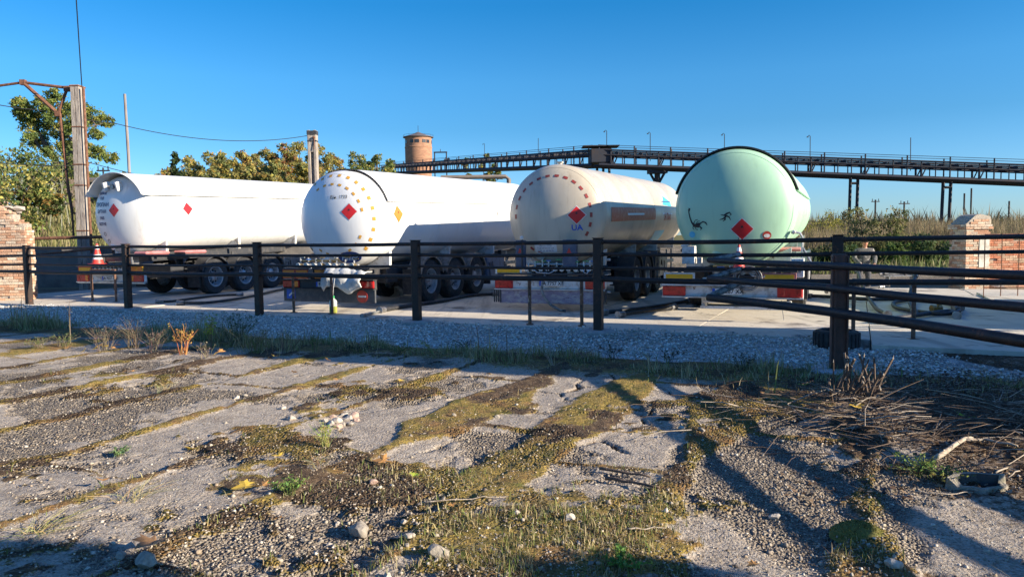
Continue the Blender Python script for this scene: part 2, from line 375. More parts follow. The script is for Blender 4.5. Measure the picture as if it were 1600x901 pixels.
def slabfields(x, y):
    """old paving in front of the fence: strips about 1.2 m wide, broken, with moss in the joints"""
    p = x * .909 - y * .416; q = x * .416 + y * .909
    p = p + .10 * (fbm(x / 1.7, y / 1.7, 11) - .5) + .03 * (fbm(x * 3, y * 3, 15) - .5)
    k = np.floor((p - P0) / PSP); lp = (p - P0) - k * PSP; dj = np.minimum(lp, PSP - lp)
    off = _h(k.astype(np.int64), np.zeros_like(k, dtype=np.int64), 77) * 3.2
    qq = (q + off + .12 * (fbm(x / .8, y / .8, 19) - .5)) / 3.2; kq = np.floor(qq); lq = (qq - kq) * 3.2; dq = np.minimum(lq, 3.2 - lq)
    tiltr = _h(k.astype(np.int64), kq.astype(np.int64), 5)
    D, Ec = DE(x, y)
    n1 = fbm(x / .9, y / .9, 21); n2 = fbm(x / .35, y / .35, 22); n3 = fbm(x / 2.4, y / 2.4, 23)
    wj = .13 + .34 * sm(.40, .75, n3) + .16 * (n1 - .5)
    n4 = fbm(x / .10, y / .10, 24, 3)
    moss = sm(-.02, .10, wj * .8 - dj + .14 * (n2 - .5) + .10 * (n4 - .5)) * sm(.26, .44, n1 * .5 + n2 * .3 + n4 * .2)
    moss = np.maximum(moss, .85 * sm(0, .07, .05 + .1 * (n2 - .3) - dq))
    patch = .9 * sm(.59, .66, fbm(x / .9 + 3, y / .9, 41) * .6 + n2 * .2 + n4 * .2)
    # broad mossy / grassy area low in the middle and to the right of it
    c = np.exp(-(((x - .1) / 1.0) ** 2 + ((y - 4.2) / 1.05) ** 2)); c2 = np.exp(-(((x - .55) / .8) ** 2 + ((y - 7.3) / 1.7) ** 2))
    c3 = np.exp(-(((x - 2.6) / 1.3) ** 2 + ((y - 7.2) / 1.0) ** 2)); c4 = np.exp(-(((x + 1.0) / .7) ** 2 + ((y - 5.1) / .6) ** 2))
    patch = np.maximum(patch, sm(.46, .66, c + .6 * (n1 - .5) + .5 * (n2 - .5) + .5 * (n4 - .5)))
    patch = np.maximum(patch, .9 * sm(.52, .7, np.maximum(c3, c4 * 1.1) + .6 * (n1 - .5) + .4 * (n2 - .5) + .4 * (n4 - .5)))
    moss = np.maximum(moss, patch)
    bank = sm(-3.5, -2.3, D + 1.0 * (n1 - .5)) * (1 - sm(-1.65, -1.3, D + .5 * (n2 - .5)))
    rightsoil = sm(2.6, 4.2, x - .25 * (y - 7) + 1.2 * (n1 - .5))
    grav = sm(-1.85, -1.55, D + .5 * (n2 - .5) + .35 * (n1 - .5)) * (1 - sm(1.2, 1.9, Ec + 1.2 * (D + 1) + .6 * (n1 - .5)))
    soil = np.clip(sm(.46, .57, fbm(x / 1.1 - 5, y / 1.1, 51) * .7 + n2 * .3) * .95 * moss + bank * .55 + rightsoil * .7, 0, 1)
    moss = np.clip(np.maximum(moss, bank * .9), 0, 1)
    rough = sm(.50, .60, fbm(x / 1.0 + 8, y / 1.0 + 2, 61) * .6 + n2 * .2 + n4 * .2)
    rr = np.exp(-(((x - 1.75) / .75) ** 2 + ((y - 4.9) / 1.5) ** 2)); rough = np.maximum(rough, sm(.4, .55, rr + .3 * (n2 - .5)))
    rid = np.abs(fbm(x / 1.1 + 40, y / 1.1, 83, 3) - .5) + .02 * (1 - sm(.48, .56, n3)); crack = np.maximum(sm(.034, .012, np.minimum(dj, dq) + .02 * (n2 - .4)), .9 * sm(.0075, .003, rid)) * (1 - moss)
    return dict(moss=moss, soil=soil, rough=rough, grav=grav, crack=crack, tilt=tiltr, lp=lp, D=D, E=Ec, bank=bank, k=k)
def fine_h(x, y, s=None):
    s = s or slabfields(x, y)
    fz = 1 - sm(-2.5, -1.8, s['D'])
    lim = fz * (1 - sm(13, 18, np.hypot(x, y)))
    z = hfun(x, y)
    dz = (s['tilt'] - .5) * .035 + (s['lp'] / PSP - .5) * (s['tilt'] - .45) * .04
    dz = dz * (1 - s['moss'] * .6) * 1.35 - s['crack'] * .045
    dz = dz + s['moss'] * (.026 * fbm(x * 7, y * 7, 71) + .022 * fbm(x * 22, y * 22, 72))
    dz = dz + (1 - s['moss']) * s['rough'] * (.028 * (fbm(x * 16, y * 16, 73) - .5) - .012) + .010 * (fbm(x * 13, y * 13, 74) - .5) + .016 * (fbm(x * 3.1, y * 3.1, 78) - .5)
    dz = dz + s['soil'] * .025 * (fbm(x * 6, y * 6, 75) - .5)
    return z + dz * lim + s['grav'] * .03 * (fbm(x * 3, y * 3, 76) - .5) * (s['D'] < 1)
def axis(fine0, fine1, step, lo, hi, g=1.12):
    a = list(np.arange(fine0, fine1, step)); st = step; v = fine1
    while v < hi: a.append(v); st *= g; v += st
    a.append(hi); st = step; v = fine0; b = []
    while v > lo: b.append(v); st *= g; v -= st
    b.append(lo); return np.array(sorted(set(np.round(b + a, 5))))
xs = axis(-5.0, 5.5, .026, -1500, 1500, 1.045); ys = axis(2.9, 9.5, .026, -400, 2500, 1.03)
Xg, Yg = np.meshgrid(xs, ys)
sf = slabfields(Xg, Yg); Zg = fine_h(Xg, Yg, sf)
nx, ny = len(xs), len(ys)
idx = np.arange(nx * ny).reshape(ny, nx)
Fq = np.stack([idx[:-1, :-1], idx[:-1, 1:], idx[1:, 1:], idx[1:, :-1]], -1).reshape(-1, 4)

def ground_mat():
    m, t, b = nm('old_paving_moss_and_soil'); L = t.links.new; b.inputs['Roughness'].default_value = .95; b.inputs['Specular IOR Level'].default_value = .15
    tc = t.nodes.new('ShaderNodeTexCoord'); O = tc.outputs['Object']
    a1 = t.nodes.new('ShaderNodeAttribute'); a1.attribute_name = 'zone'; sp = t.nodes.new('ShaderNodeSeparateColor'); L(a1.outputs['Color'], sp.inputs[0])
    a2 = t.nodes.new('ShaderNodeAttribute'); a2.attribute_name = 'zone2'; sp2 = t.nodes.new('ShaderNodeSeparateColor'); L(a2.outputs['Color'], sp2.inputs[0])
    def nz(sc, det=8, ro=.6):
        n = t.nodes.new('ShaderNodeTexNoise'); n.inputs['Scale'].default_value = sc; n.inputs['Detail'].default_value = det; n.inputs['Roughness'].default_value = ro; L(O, n.inputs['Vector']); return n.outputs[0]
    def mr(s, a, b_, lo=0., hi=1.):
        r = t.nodes.new('ShaderNodeMapRange'); r.inputs[1].default_value = a; r.inputs[2].default_value = b_; r.inputs[3].default_value = lo; r.inputs[4].default_value = hi; L(s, r.inputs[0]); return r.outputs[0]
    def mx(f, a, c):
        x = t.nodes.new('ShaderNodeMix'); x.data_type = 'RGBA'
        if isinstance(f, float): x.inputs[0].default_value = f
        else: L(f, x.inputs[0])
        for s, v in ((6, a), (7, c)):
            if isinstance(v, tuple): x.inputs[s].default_value = (*v, 1)
            else: L(v, x.inputs[s])
        return x.outputs[2]
    def mth(op, a, c):
        x = t.nodes.new('ShaderNodeMath'); x.operation = op
        for s, v in ((0, a), (1, c)):
            if isinstance(v, (int, float)): x.inputs[s].default_value = v
            else: L(v, x.inputs[s])
        return x.outputs[0]
    fine = nz(55, 4); mid = nz(9); big = nz(1.3)
    vo = t.nodes.new('ShaderNodeTexVoronoi'); vo.inputs['Scale'].default_value = 46; L(O, vo.inputs['Vector'])
    vr = t.nodes.new('ShaderNodeSeparateColor'); L(vo.outputs['Color'], vr.inputs[0])
    vo2 = t.nodes.new('ShaderNodeTexVoronoi'); vo2.inputs['Scale'].default_value = 95; L(O, vo2.inputs['Vector'])
    vr2 = t.nodes.new('ShaderNodeSeparateColor'); L(vo2.outputs['Color'], vr2.inputs[0])
    conc = mx(mr(mid, .35, .7), (.56, .475, .38), (.38, .315, .25)); conc = mx(mr(big, .45, .65), conc, (.45, .375, .30))
    conc = mx(mr(fine, .54, .66), conc, (.15, .125, .105)); conc = mx(mr(nz(26, 6, .75), .5, .58, 0, .55), conc, (.22, .185, .145)); conc = mx(mr(nz(3.2, 8, .7), .52, .60, 0, .6), conc, (.24, .20, .165)); conc = mx(mr(vr2.outputs[0], .86, .9, 0, .8), conc, (.48, .45, .40))
    agg = mx(vr.outputs[0], (.20, .16, .12), (.50, .42, .33)); agg = mx(mr(nz(22, 4), .45, .6), agg, (.36, .30, .235)); agg = mx(mr(fine, .5, .62), agg, (.12, .10, .085))
    c = mx(mr(mth('ADD', sp.outputs[1], mth('MULTIPLY', nz(6, 6, .7), .8)), .35, 1.0, 0, .9), conc, agg)
    moss = mx(mr(nz(14), .35, .65), (.25, .19, .045), (.40, .27, .085)); moss = mx(mr(nz(5), .52, .66), moss, (.15, .14, .04)); moss = mx(mr(fine, .50, .66), moss, (.06, .045, .02)); moss = mx(mr(nz(2.1, 6), .50, .62), moss, (.24, .14, .06))
    moss = mx(mr(nz(30, 3), .6, .7), moss, (.30, .24, .10))
    soil = mx(mr(mid, .4, .65), (.085, .055, .035), (.17, .115, .07)); soil = mx(mr(fine, .55, .7), soil, (.04, .028, .02)); soil = mx(mr(nz(38, 3), .62, .68), soil, (.33, .26, .17))
    mf = mr(mth('ADD', sp.outputs[0], mth('MULTIPLY', mth('SUBTRACT', nz(28, 7, .7), .5), 1.7)), .40, .62)
    c = mx(mf, c, moss)
    sfac = mr(mth('ADD', sp.outputs[2], mth('MULTIPLY', mth('SUBTRACT', nz(21, 7, .7), .5), 1.7)), .42, .66)
    c = mx(sfac, c, soil)
    gr = mx(vr.outputs[1], (.36, .36, .35), (.66, .65, .62))
    c = mx(mr(sp2.outputs[0], .4, .6), c, gr)
    dirt = mx(mr(nz(.8), .4, .65), (.24, .19, .14), (.17, .15, .10)); dirt = mx(mr(mid, .5, .62), dirt, (.30, .25, .19))
    c = mx(sp2.outputs[1], c, dirt)
    hill = mx(mr(nz(.35), .4, .62), (.12, .12, .035), (.22, .18, .08)); hill = mx(mr(nz(2.2), .5, .66), hill, (.07, .085, .025))
    c = mx(sp2.outputs[2], c, hill)
    L(c, b.inputs['Base Color'])
    b1 = t.nodes.new('ShaderNodeBump'); b1.inputs['Strength'].default_value = 1.0; b1.inputs['Distance'].default_value = .034
    hh = mth('ADD', mth('MULTIPLY', fine, .8), mth('ADD', mth('MULTIPLY', mid, .8), mth('MULTIPLY', vo.outputs['Distance'], mth('MULTIPLY', sp.outputs[1], -2.5))))
    L(hh, b1.inputs['Height']); L(b1.outputs[0], b.inputs['Normal'])
    return m
M['ground'] = ground_mat()
gm = np_mesh('ground', np.stack([Xg.ravel(), Yg.ravel(), Zg.ravel()], 1), Fq, M['ground'], smooth=True)
gm['kind'] = 'structure'
def setattr4(o, name, r, g, b_):
    a = o.data.color_attributes.new(name, 'FLOAT_COLOR', 'POINT'); n = r.size
    c = np.ones((n, 4), np.float32); c[:, 0] = r.ravel(); c[:, 1] = g.ravel(); c[:, 2] = b_.ravel(); a.data.foreach_set('color', c.ravel())
far = sm(1.0, 2.0, sf['D'])
setattr4(gm, 'zone', np.clip(sf['moss'] * (1 - far), 0, 1), sf['rough'], np.clip(sf['soil'] + sf['crack'] * 1.2, 0, 1) * (1 - far))
hl_ = np.clip(sm(26.5, 27.2, Yg) * sm(-6, -9, Xg) + sm(50, 70, np.abs(Xg) + Yg * .6), 0, 1)
setattr4(gm, 'zone2', sf['grav'] * (1 - sm(1.5, 2, sf['D'])), far * (1 - hl_), hl_)

# concrete slabs of the yard
def pad_mat():
    m = mat('yard_concrete', (.60, .535, .44), .9, c2=(.50, .445, .365), scale=.9, thr=(.42, .66), bump=.35, bscale=26, c3=(.25, .21, .17), s3=2.2, thr3=(.58, .70)); return m
M['pad'] = pad_mat()
_t = M['pad'].node_tree; _b = _t.nodes['Principled BSDF']; _src = _b.inputs['Base Color'].links[0].from_socket
_tc = _t.nodes.new('ShaderNodeTexCoord')
def _stain(src, scale, vec, a, b_, col, amt, rot=0.0):
    mp = _t.nodes.new('ShaderNodeMapping'); mp.inputs['Scale'].default_value = vec; mp.inputs['Rotation'].default_value = (0, 0, rot); _t.links.new(_tc.outputs['Object'], mp.inputs[0])
    nz = _t.nodes.new('ShaderNodeTexNoise'); nz.inputs['Scale'].default_value = scale; nz.inputs['Detail'].default_value = 7; nz.inputs['Roughness'].default_value = .65; _t.links.new(mp.outputs[0], nz.inputs['Vector'])
    mr = _t.nodes.new('ShaderNodeMapRange'); mr.inputs[1].default_value = a; mr.inputs[2].default_value = b_; mr.inputs[4].default_value = amt; _t.links.new(nz.outputs[0], mr.inputs[0])
    mx = _t.nodes.new('ShaderNodeMix'); mx.data_type = 'RGBA'; _t.links.new(mr.outputs[0], mx.inputs[0]); _t.links.new(src, mx.inputs[6]); mx.inputs[7].default_value = (*col, 1); return mx.outputs[2]
_src = _stain(_src, 1.0, (2.2, .14, 1), .54, .64, (.26, .22, .18), .55, R(23))
_src = _stain(_src, .55, (1, 1, 1), .58, .64, (.12, .10, .085), .75)
_src = _stain(_src, 30, (1, 1, 1), .64, .70, (.18, .15, .12), .7)
_t.links.new(_src, _b.inputs['Base Color']); M['slabside'] = mat('slab_side', (.17, .155, .14), .95, c2=(.26, .23, .2), scale=5, bump=.6)
pb = MB(); ang = math.atan2(-.423, .906)
for i in range(-9, 3):
    d0 = .62 if i < 0 else (.05 if i != 1 else .12)
    off = (0, -.9, .5, -.4, .7, 0, -.6, .3, .9, -.2, .4, 0)[(i + 9) % 12]
    rows = [d0]; v = d0 + (2.6 + off * .8)
    while v < 15.5: rows.append(v); v += 2.9
    rows.append(15.5)
    for a, b_ in zip(rows[:-1], rows[1:]):
        e0 = i * 2.7 - .25; e1 = e0 + 2.7 - .012; a_ = a + .006; b2 = b_ - .006
        ec, dc = (e0 + e1) / 2, (a_ + b2) / 2
        cx = PX + ec * .906 + dc * .423; cy = PY - ec * .423 + dc * .906
        zt = random.uniform(-.012, .008) - .22 * float(sm(15, 24, np.array(cy))) * float(sm(5, 11, np.array(cx)))
        pb.box((cx, cy, zt - .09), (e1 - e0, b2 - a_, .18), rot=Euler((random.uniform(-.002, .002), random.uniform(-.003, .003), ang)), bev=.005)
pad = pb.build('concrete_pavement', M['pad']); pad['kind'] = 'structure'
# ------------------------------------------------------------------ text and shapes laid on curved shells
def text_tris(s, size, shear=0.0, bold=0.0):
    cu = bpy.data.curves.new('t', 'FONT'); cu.body = s; cu.size = size; cu.align_x = 'CENTER'; cu.align_y = 'CENTER'; cu.resolution_u = 2; cu.shear = shear; cu.offset = bold
    o = bpy.data.objects.new('t', cu); COL.objects.link(o); dg = bpy.context.evaluated_depsgraph_get()
    me = bpy.data.meshes.new_from_object(o.evaluated_get(dg)); vs = [(v.co.x, v.co.y) for v in me.vertices]; fs = [tuple(p.vertices) for p in me.polygons]
    bpy.data.objects.remove(o); bpy.data.meshes.remove(me); bpy.data.curves.remove(cu); return vs, fs
def flat_text(mb, s, size, org, ex=Vector((1, 0, 0)), ey=Vector((0, 0, 1)), m=0, M_=None, bold=0.0):
    vs, fs = text_tris(s, size, bold=bold); mb.add([Vector(org) + ex * x + ey * y for x, y in vs], fs, m, None, M_)
def grid_diamond(h, n=8):
    vs = []; fs = []
    for i in range(n + 1):
        for j in range(n + 1):
            a, b_ = i / n - .5, j / n - .5; vs.append(((a - b_) * h, (a + b_) * h))
    for i in range(n):
        for j in range(n): k = i * (n + 1) + j; fs.append((k, k + n + 1, k + n + 2, k + 1))
    return vs, fs
def rect_grid(w, h, nx_=8, ny_=2, rot=0.0):
    vs = []; fs = []
    for i in range(nx_ + 1):
        for j in range(ny_ + 1):
            a, b_ = (i / nx_ - .5) * w, (j / ny_ - .5) * h; vs.append((a * math.cos(rot) - b_ * math.sin(rot), a * math.sin(rot) + b_ * math.cos(rot)))
    for i in range(nx_):
        for j in range(ny_): k = i * (ny_ + 1) + j; fs.append((k, k + ny_ + 1, k + ny_ + 2, k + 1))
    return vs, fs
FLAME = [(-.30, -.35), (-.34, .0), (-.2, .22), (-.16, .05), (-.05, .5), (.08, .2), (.14, .34), (.3, .05), (.32, -.18), (.22, -.38), (.1, -.15), (.02, -.32), (-.1, -.2), (-.16, -.4)]

# ------------------------------------------------------------------ wheels
def wheel_mesh():
    t = MB(); w = .19; Ro = .535
    t.lathe([(.30, -w * .72), (.33, -w * .95), (.44, -w), (.50, -w * .95), (Ro - .012, -w * .78)] + [p for k in range(7) for p in ((Ro - .012 * (k % 2), w * (-.7 + 1.4 * k / 6 - .03)), (Ro - .012 * (k % 2), w * (-.7 + 1.4 * k / 6 + .03)))]
            + [(Ro - .012, w * .78), (.50, w * .95), (.44, w), (.33, w * .95), (.30, w * .72)], 40, axis='X')
    r = MB(); r.lathe([(.305, .13), (.315, .165), (.29, .16), (.275, .10), (.262, -.02), (.25, -.035), (.17, .02), (.14, .055), (.12, .06), (.12, .10), (.085, .12), (.0, .125)], 32, axis='X')
    r.lathe([(.305, -.13), (.29, -.15), (.27, -.04), (.0, -.03)], 24, axis='X')
    for k in range(10):
        a = k * math.pi / 5; r.tube([(.03, .205 * math.cos(a), .205 * math.sin(a)), (.058, .168 * math.cos(a) , .168 * math.sin(a))], .02, 6, m=1)
        r.tube([(.045, .15 * math.cos(a), .15 * math.sin(a)), (.085, .15 * math.cos(a), .15 * math.sin(a))], .013, 6, m=2)
    return t, r
_tm = _rm = None
def add_wheel(parent, x, y, right, rimlabel=None):
    global _tm, _rm
    if _tm is None:
        t, r = wheel_mesh(); a = t.build('wheel', M['rubber'], smooth='auto'); b_ = r.build('rim', [M['rim'], M['black'], M['steel']], smooth='auto')
        _tm, _rm = a.data, b_.data; bpy.data.objects.remove(a); bpy.data.objects.remove(b_)
    o = bpy.data.objects.new('wheel', _tm); COL.objects.link(o); o.parent = parent; o.location = (x, y, .535)
    o.rotation_euler = (random.uniform(0, 3), 0, 0 if right else math.pi)
    q = bpy.data.objects.new('rim', _rm); COL.objects.link(q); q.parent = o

# ------------------------------------------------------------------ tanker trailers
def tanker(cfg):
    Rr, zc, dm, L = cfg['R'], cfg['zc'], cfg['dome'], cfg.get('L', 10.6)
    root = empty('tank_trailer', (cfg['x'], cfg['y'], 0), -R(cfg['yaw']), cfg['label'], 'tank trailer', 'tank trailers parked side by side')
    T = Matrix.Translation((0, 0, zc)) @ Matrix.Rotation(R(cfg['pitch']), 4, 'X')
    shell = MB(); prof = []
    for k in range(17):
        a = math.pi / 2 * k / 16; prof.append((Rr * math.sin(a), -dm * math.cos(a)))
    for s in (0.03, 2.7, 5.3, 7.9, L - .03):
        prof += [(Rr, s - .016), (Rr + .004, s), (Rr, s + .016)]
    prof.append((Rr, L))
    for k in range(1, 13):
        a = math.pi / 2 * k / 12; prof.append((Rr * math.cos(a), L + dm * math.sin(a)))
    prof[0] = (.001, -dm); prof[-1] = (.001, L + dm)
    shell.lathe(prof, 96, M=T, axis='Y')
    if cfg.get('topvalve'): shell.tube([(0, .25, Rr - .02), (0, .25, Rr + .06)], .05, 10, M=T); shell.box((0, .25, Rr + .06), (.12, .12, .03), M=T)
    sh = shell.build('tank_shell', M[cfg['paint']], root, smooth='auto')
    def dome(x, z, off=.006):
        rr = min((x * x + z * z) / Rr / Rr, .995); y = -dm * math.sqrt(1 - rr)
        n = Vector((x / Rr ** 2, y / dm ** 2, z / Rr ** 2)).normalized(); return Vector((x, y, z)) + n * off
    def side(y, z, off=.006):
        a = math.asin(max(-.99, min(.99, z / Rr))); return Vector(((Rr + off) * math.cos(a), y, (Rr + off) * math.sin(a)))
    def place(where, name, layers, cx, cz, parent=sh, label=None):
        mb = MB(); mats = []
        for i, (vs, fs, mt, off) in enumerate(layers):
            mats.append(M[mt]); fn = dome if where == 'dome' else side
            mb.add([fn(cx + x, cz + z, off) for x, z in vs], fs, i, None, T)
        return mb.build(name, mats, parent, label=label)
    def diamond(where, cx, cz, h, m1='placard', label=None, border='platewhite'):
        fl = ([(a * h * .30, b_ * h * .34 + h * .22) for a, b_ in FLAME], [tuple(range(len(FLAME)))])
        sx = 1
        return place(where, 'hazard_placard', [(*grid_diamond(h * 1.08), border, .004), (*grid_diamond(h * .98), m1, .0075), (*rect_grid(h * .36, h * .03, 2, 1), m1, .008), (fl[0], fl[1], 'black', .011)], cx, cz, label=label)
    def rings(name, radii, n, w, h, mt, skip=()):
        mb = MB()
        for q, rad in enumerate(radii):
            for k in range(n):
                if (q, k) in skip or k in skip: continue
                a = 2 * math.pi * (k + .5 * q) / n; vs, fs = rect_grid(w, h, 3, 1, a + math.pi / 2)
                mb.add([dome(rad * math.cos(a) + x, rad * math.sin(a) + z) for x, z in vs], fs, 0, None, T)
        return mb.build(name, M[mt], sh)
    def words(where, s, size, cx, cz, mt='black', name='lettering', bold=0.0):
        vs, fs = text_tris(s, size, bold=bold); return place(where, name, [(vs, fs, mt, .006)], cx, cz)
    fb = MB(); fb.lathe([(.10, -.012), (.10, .012), (.05, .03), (.0, .03)], 18, axis='Y', M=T @ Matrix.Translation(dome(-.30, -.86, .012)) @ Matrix.Rotation(math.pi, 4, 'Z')); fb.build('drain_flange', M[cfg['paint']], sh, smooth='auto')
    wb = MB(); wr = Rr * .93; wy = -dm * math.sqrt(1 - .93 ** 2); wb.tube([(wr * math.cos(a), wy, wr * math.sin(a)) for a in np.linspace(0, 2 * math.pi, 97)], .006, 5, M=T, cap=False); wb.build('weld_seam', M[cfg['paint']], sh, smooth=True)
    # sun shade over the top of the shell
    if cfg.get('shade'):
        a0, s0, s1, rr = cfg['shade']; hb = MB(); t_ = .012
        n = 40; pr = [(rr, s0), (rr + t_, s0), (rr + t_, s0 + .03), (rr + t_, s1 * .33), (rr + t_ + .006, s1 * .33 + .01), (rr + t_, s1 * .33 + .03), (rr + t_, s1 * .66), (rr + t_ + .006, s1 * .66 + .01), (rr + t_, s1 * .66 + .03), (rr + t_, s1), (rr, s1), (rr, s0)]
        hb.lathe(pr, n, M=T, axis='Y', arc=(R(a0), R(180 - a0)))
        for sg in (0, 1):
            a = R(a0 if sg == 0 else 180 - a0)
            hb.box(((rr + .004) * math.cos(a), (s0 + s1) / 2, (rr + .004) * math.sin(a)), (.05, s1 - s0 - .002, .022), M=T)
        for y in np.arange(max(s0, 0) + .7, s1, 1.6):
            for sg in (-1, 1): hb.tube([(sg * Rr * math.cos(R(a0 + 5)), y, Rr * math.sin(R(a0 + 5))), (sg * (rr + .01) * math.cos(R(a0 + 5)), y, (rr + .01) * math.sin(R(a0 + 5)))], .015, 6, M=T)
        so = hb.build('sun_shade', M[cfg['paint']], root, smooth='auto')
        eb = MB(); arc = [((rr + .012) * math.cos(a), s0 - .006, (rr + .012) * math.sin(a)) for a in np.linspace(R(a0), R(180 - a0), 48)]
        eb.tube(arc, cfg.get('edge', .012), 6, M=T); eb.build('shade_edge', M['black' if cfg.get('darkedge', True) else cfg['paint']], so, smooth=True)
    for sx in (-1, 1):
        for y in (cfg['ax0'] - .72, cfg['ax0'] + 3.42):
            fb = MB(); fb.box((sx * 1.03, y, .55), (.46, .018, .62)); fb.build('mud_flap', M['rubber'], root)
        at_ = MB(); at_.lathe([(.001, -.48), (.12, -.45), (.16, -.38), (.16, .38), (.12, .45), (.001, .48)], 16, axis='Y', M=Matrix.Translation((sx * .72, cfg['ax0'] + 3.95, .78))); at_.build('air_tank', M['steel' if sx > 0 else 'chassis'], root, smooth='auto')
    sw_ = MB(); sw_.box((0, cfg['ax0'] + 4.0, .70), (.9, .7, .5), bev=.03); sw_.box((0, cfg['ax0'] - .95, .72), (1.3, .5, .36), bev=.02); sw_.box((0, cfg['ax0'] + 1.5, .68), (.2, 5.4, .12)); sw_.build('gap_filler', M['chassis'], root)  # dark boxes added to close and darken the gap under the tank
    # chassis
    ch = MB(); zb = -Rr + .02
    for sx in (-1, 1):
        ch.box((sx * .46, 4.4, zb - .12), (.09, 9.9, .20), M=T, bev=.01)
        ch.box((sx * .46, 4.4, zb - .01), (.14, 9.9, .02), M=T); ch.box((sx * .46, 4.4, zb - .23), (.14, 9.9, .02), M=T)
    for y in (-.45, .4, 1.9, 3.2, 4.5, 6.0, 7.6, 9.2): ch.box((0, y, zb - .13), (.84, .08, .14), M=T)
    ch.build('chassis', M['chassis'], root, smooth=False)
    for y in (.35, 3.3, 6.2, 9.0):
        for sx in (-1, 1):
            sd_ = MB()
            pts = [(sx * .30, zb - .02), (sx * .98, zb - .02), (sx * 1.0, zb + .34), (sx * .78, zb + .24)]
            if sx < 0: pts = pts[::-1]
            sd_.poly(pts, .10, M=T @ Matrix.Translation((0, y, 0)))
            sd_.build('saddle', M['metalwhite'], root)
    ax0 = cfg['ax0']
    for k in range(3):
        y = ax0 + 1.32 * k
        axb = MB(); axb.tube([(-.95, y, .535), (.95, y, .535)], .065, 10); axb.box((.46, y, .72), (.1, 1.0, .07)); axb.box((-.46, y, .72), (.1, 1.0, .07)); axb.tube([(.46, y + .25, .72), (.46, y + .25, zc - Rr)], .11, 10); axb.tube([(-.46, y + .25, .72), (-.46, y + .25, zc - Rr)], .11, 10)
        axb.build('axle', M['chassis'], root)
        for sx in (-1, 1):
            add_wheel(root, sx * 1.03, y, sx > 0)
            g = MB(); Rm = .60
            g.lathe([(Rm, -.20), (Rm + .012, -.20), (Rm + .012, .20), (Rm, .20), (Rm, -.20)], 18, axis='X', arc=(R(18), R(162)), M=Matrix.Translation((sx * 1.03, y, .56)))
            g.lathe([(Rm - .03, sx * .202), (Rm + .02, sx * .202), (Rm + .02, sx * .212), (Rm - .03, sx * .212)], 18, axis='X', arc=(R(16), R(164)), M=Matrix.Translation((sx * 1.03, y, .56)))
            g.build('mudguard', M[cfg.get('guard', 'steel')], root, smooth='auto')
    for sx in (-1, 1):
        lg = MB(); lg.box((sx * .62, 7.6, .72), (.14, .16, .95), bev=.01); lg.box((sx * .62, 7.6, .2), (.10, .12, .30)); lg.box((sx * .62, 7.6, .025), (.28, .30, .05), bev=.01)
        lg.tube([(sx * .62, 7.7, .5), (sx * .55, 8.4, zc - Rr)], .03, 8); lg.build('landing_leg', M['chassis'], root)
    for sx in (-1, 1): cb = MB(); cb.box((sx * 1.0, 5.9, .74), (.46, 1.25, .62), bev=.02); cb.box((sx * (1.235), 5.9, .74), (.012, 1.1, .5), m=1); cb.tube([(sx * 1.245, 5.6, .9), (sx * 1.26, 5.6, .75)], .014, 6, m=2); cb.build('side_cabinet', [M[cfg.get('cab', 'steel')], M[cfg.get('cab', 'steel')], M['black']], root, smooth=False)
    for sx in (-1, 1):
        br = MB()
        for z in (.55, .82): br.box((sx * 1.2, 7.2, z), (.03, 1.2, .1), bev=.005)
        br.box((sx * 1.17, 6.8, .8), (.04, .06, .75)); br.box((sx * 1.17, 7.6, .8), (.04, .06, .75))
        br.build('side_guard', M['steel'], root)
    return root, sh, T, dome, side, place, diamond, rings, words

def lamp_bar(root, z, y, bar='metalwhite', h=.17, lampw=.46, plate=None, plate_x=0., w=2.5, orange=True):
    b_ = MB(); b_.box((0, y, z), (w, .09, h), bev=.008); b_.box((0, y - .03, z + h / 2 + .012), (w, .16, .02)); b_.box((0, y - .03, z - h / 2 - .012), (w, .15, .02))
    for sx in (-1, 1): b_.box((sx * .46, y + .25, z + .1), (.1, .5, .3))
    o = b_.build('lamp_bar', M[bar], root)
    for sx in (-1, 1):
        l = MB(); cx = sx * (w / 2 - lampw / 2 - .01)
        l.box((cx, y - .062, z), (lampw, .05, h - .02), bev=.012); l.box((cx - sx * lampw * .5 + sx * .07, y - .088, z), (.10, .012, h - .05), m=1 if orange else 0, bev=.004)
        l.box((cx + sx * lampw * .34, y - .088, z), (.09, .01, h - .05), m=0, bev=.004)
        l.build('tail_lamp', [M['red'], M['orangelens']], o)
    if plate:
        p = MB(); p.box((plate_x, y - .075, z), (.52, .02, .115), bev=.004); p.box((plate_x - .237, y - .087, z), (.045, .004, .11), m=1)
        flat_text(p, plate, .105, (plate_x + .02, y - .088, z), m=2, bold=.002); p.build('licence_plate', [M['platewhite'], M['plateblue'], M['black']], root)
    return o
def board(root, cx, z, y, w=.56, h=.15, border='redpaint', inner='yellow', split=False, label=None):
    b_ = MB(); b_.box((cx, y, z), (w, .02, h), bev=.004)
    if split:
        for s in (-1, 1): b_.box((cx + s * w * .26, y - .013, z), (w * .44, .006, h * .82), m=1)
    else: b_.box((cx, y - .013, z), (w * .86, .006, h * .68), m=1)
    b_.box((cx, y + .03, z), (.05, .06, h * 1.3), m=2)
    return b_.build('reflector_board', [M[border], M[inner], M['chassis']], root, label=label)
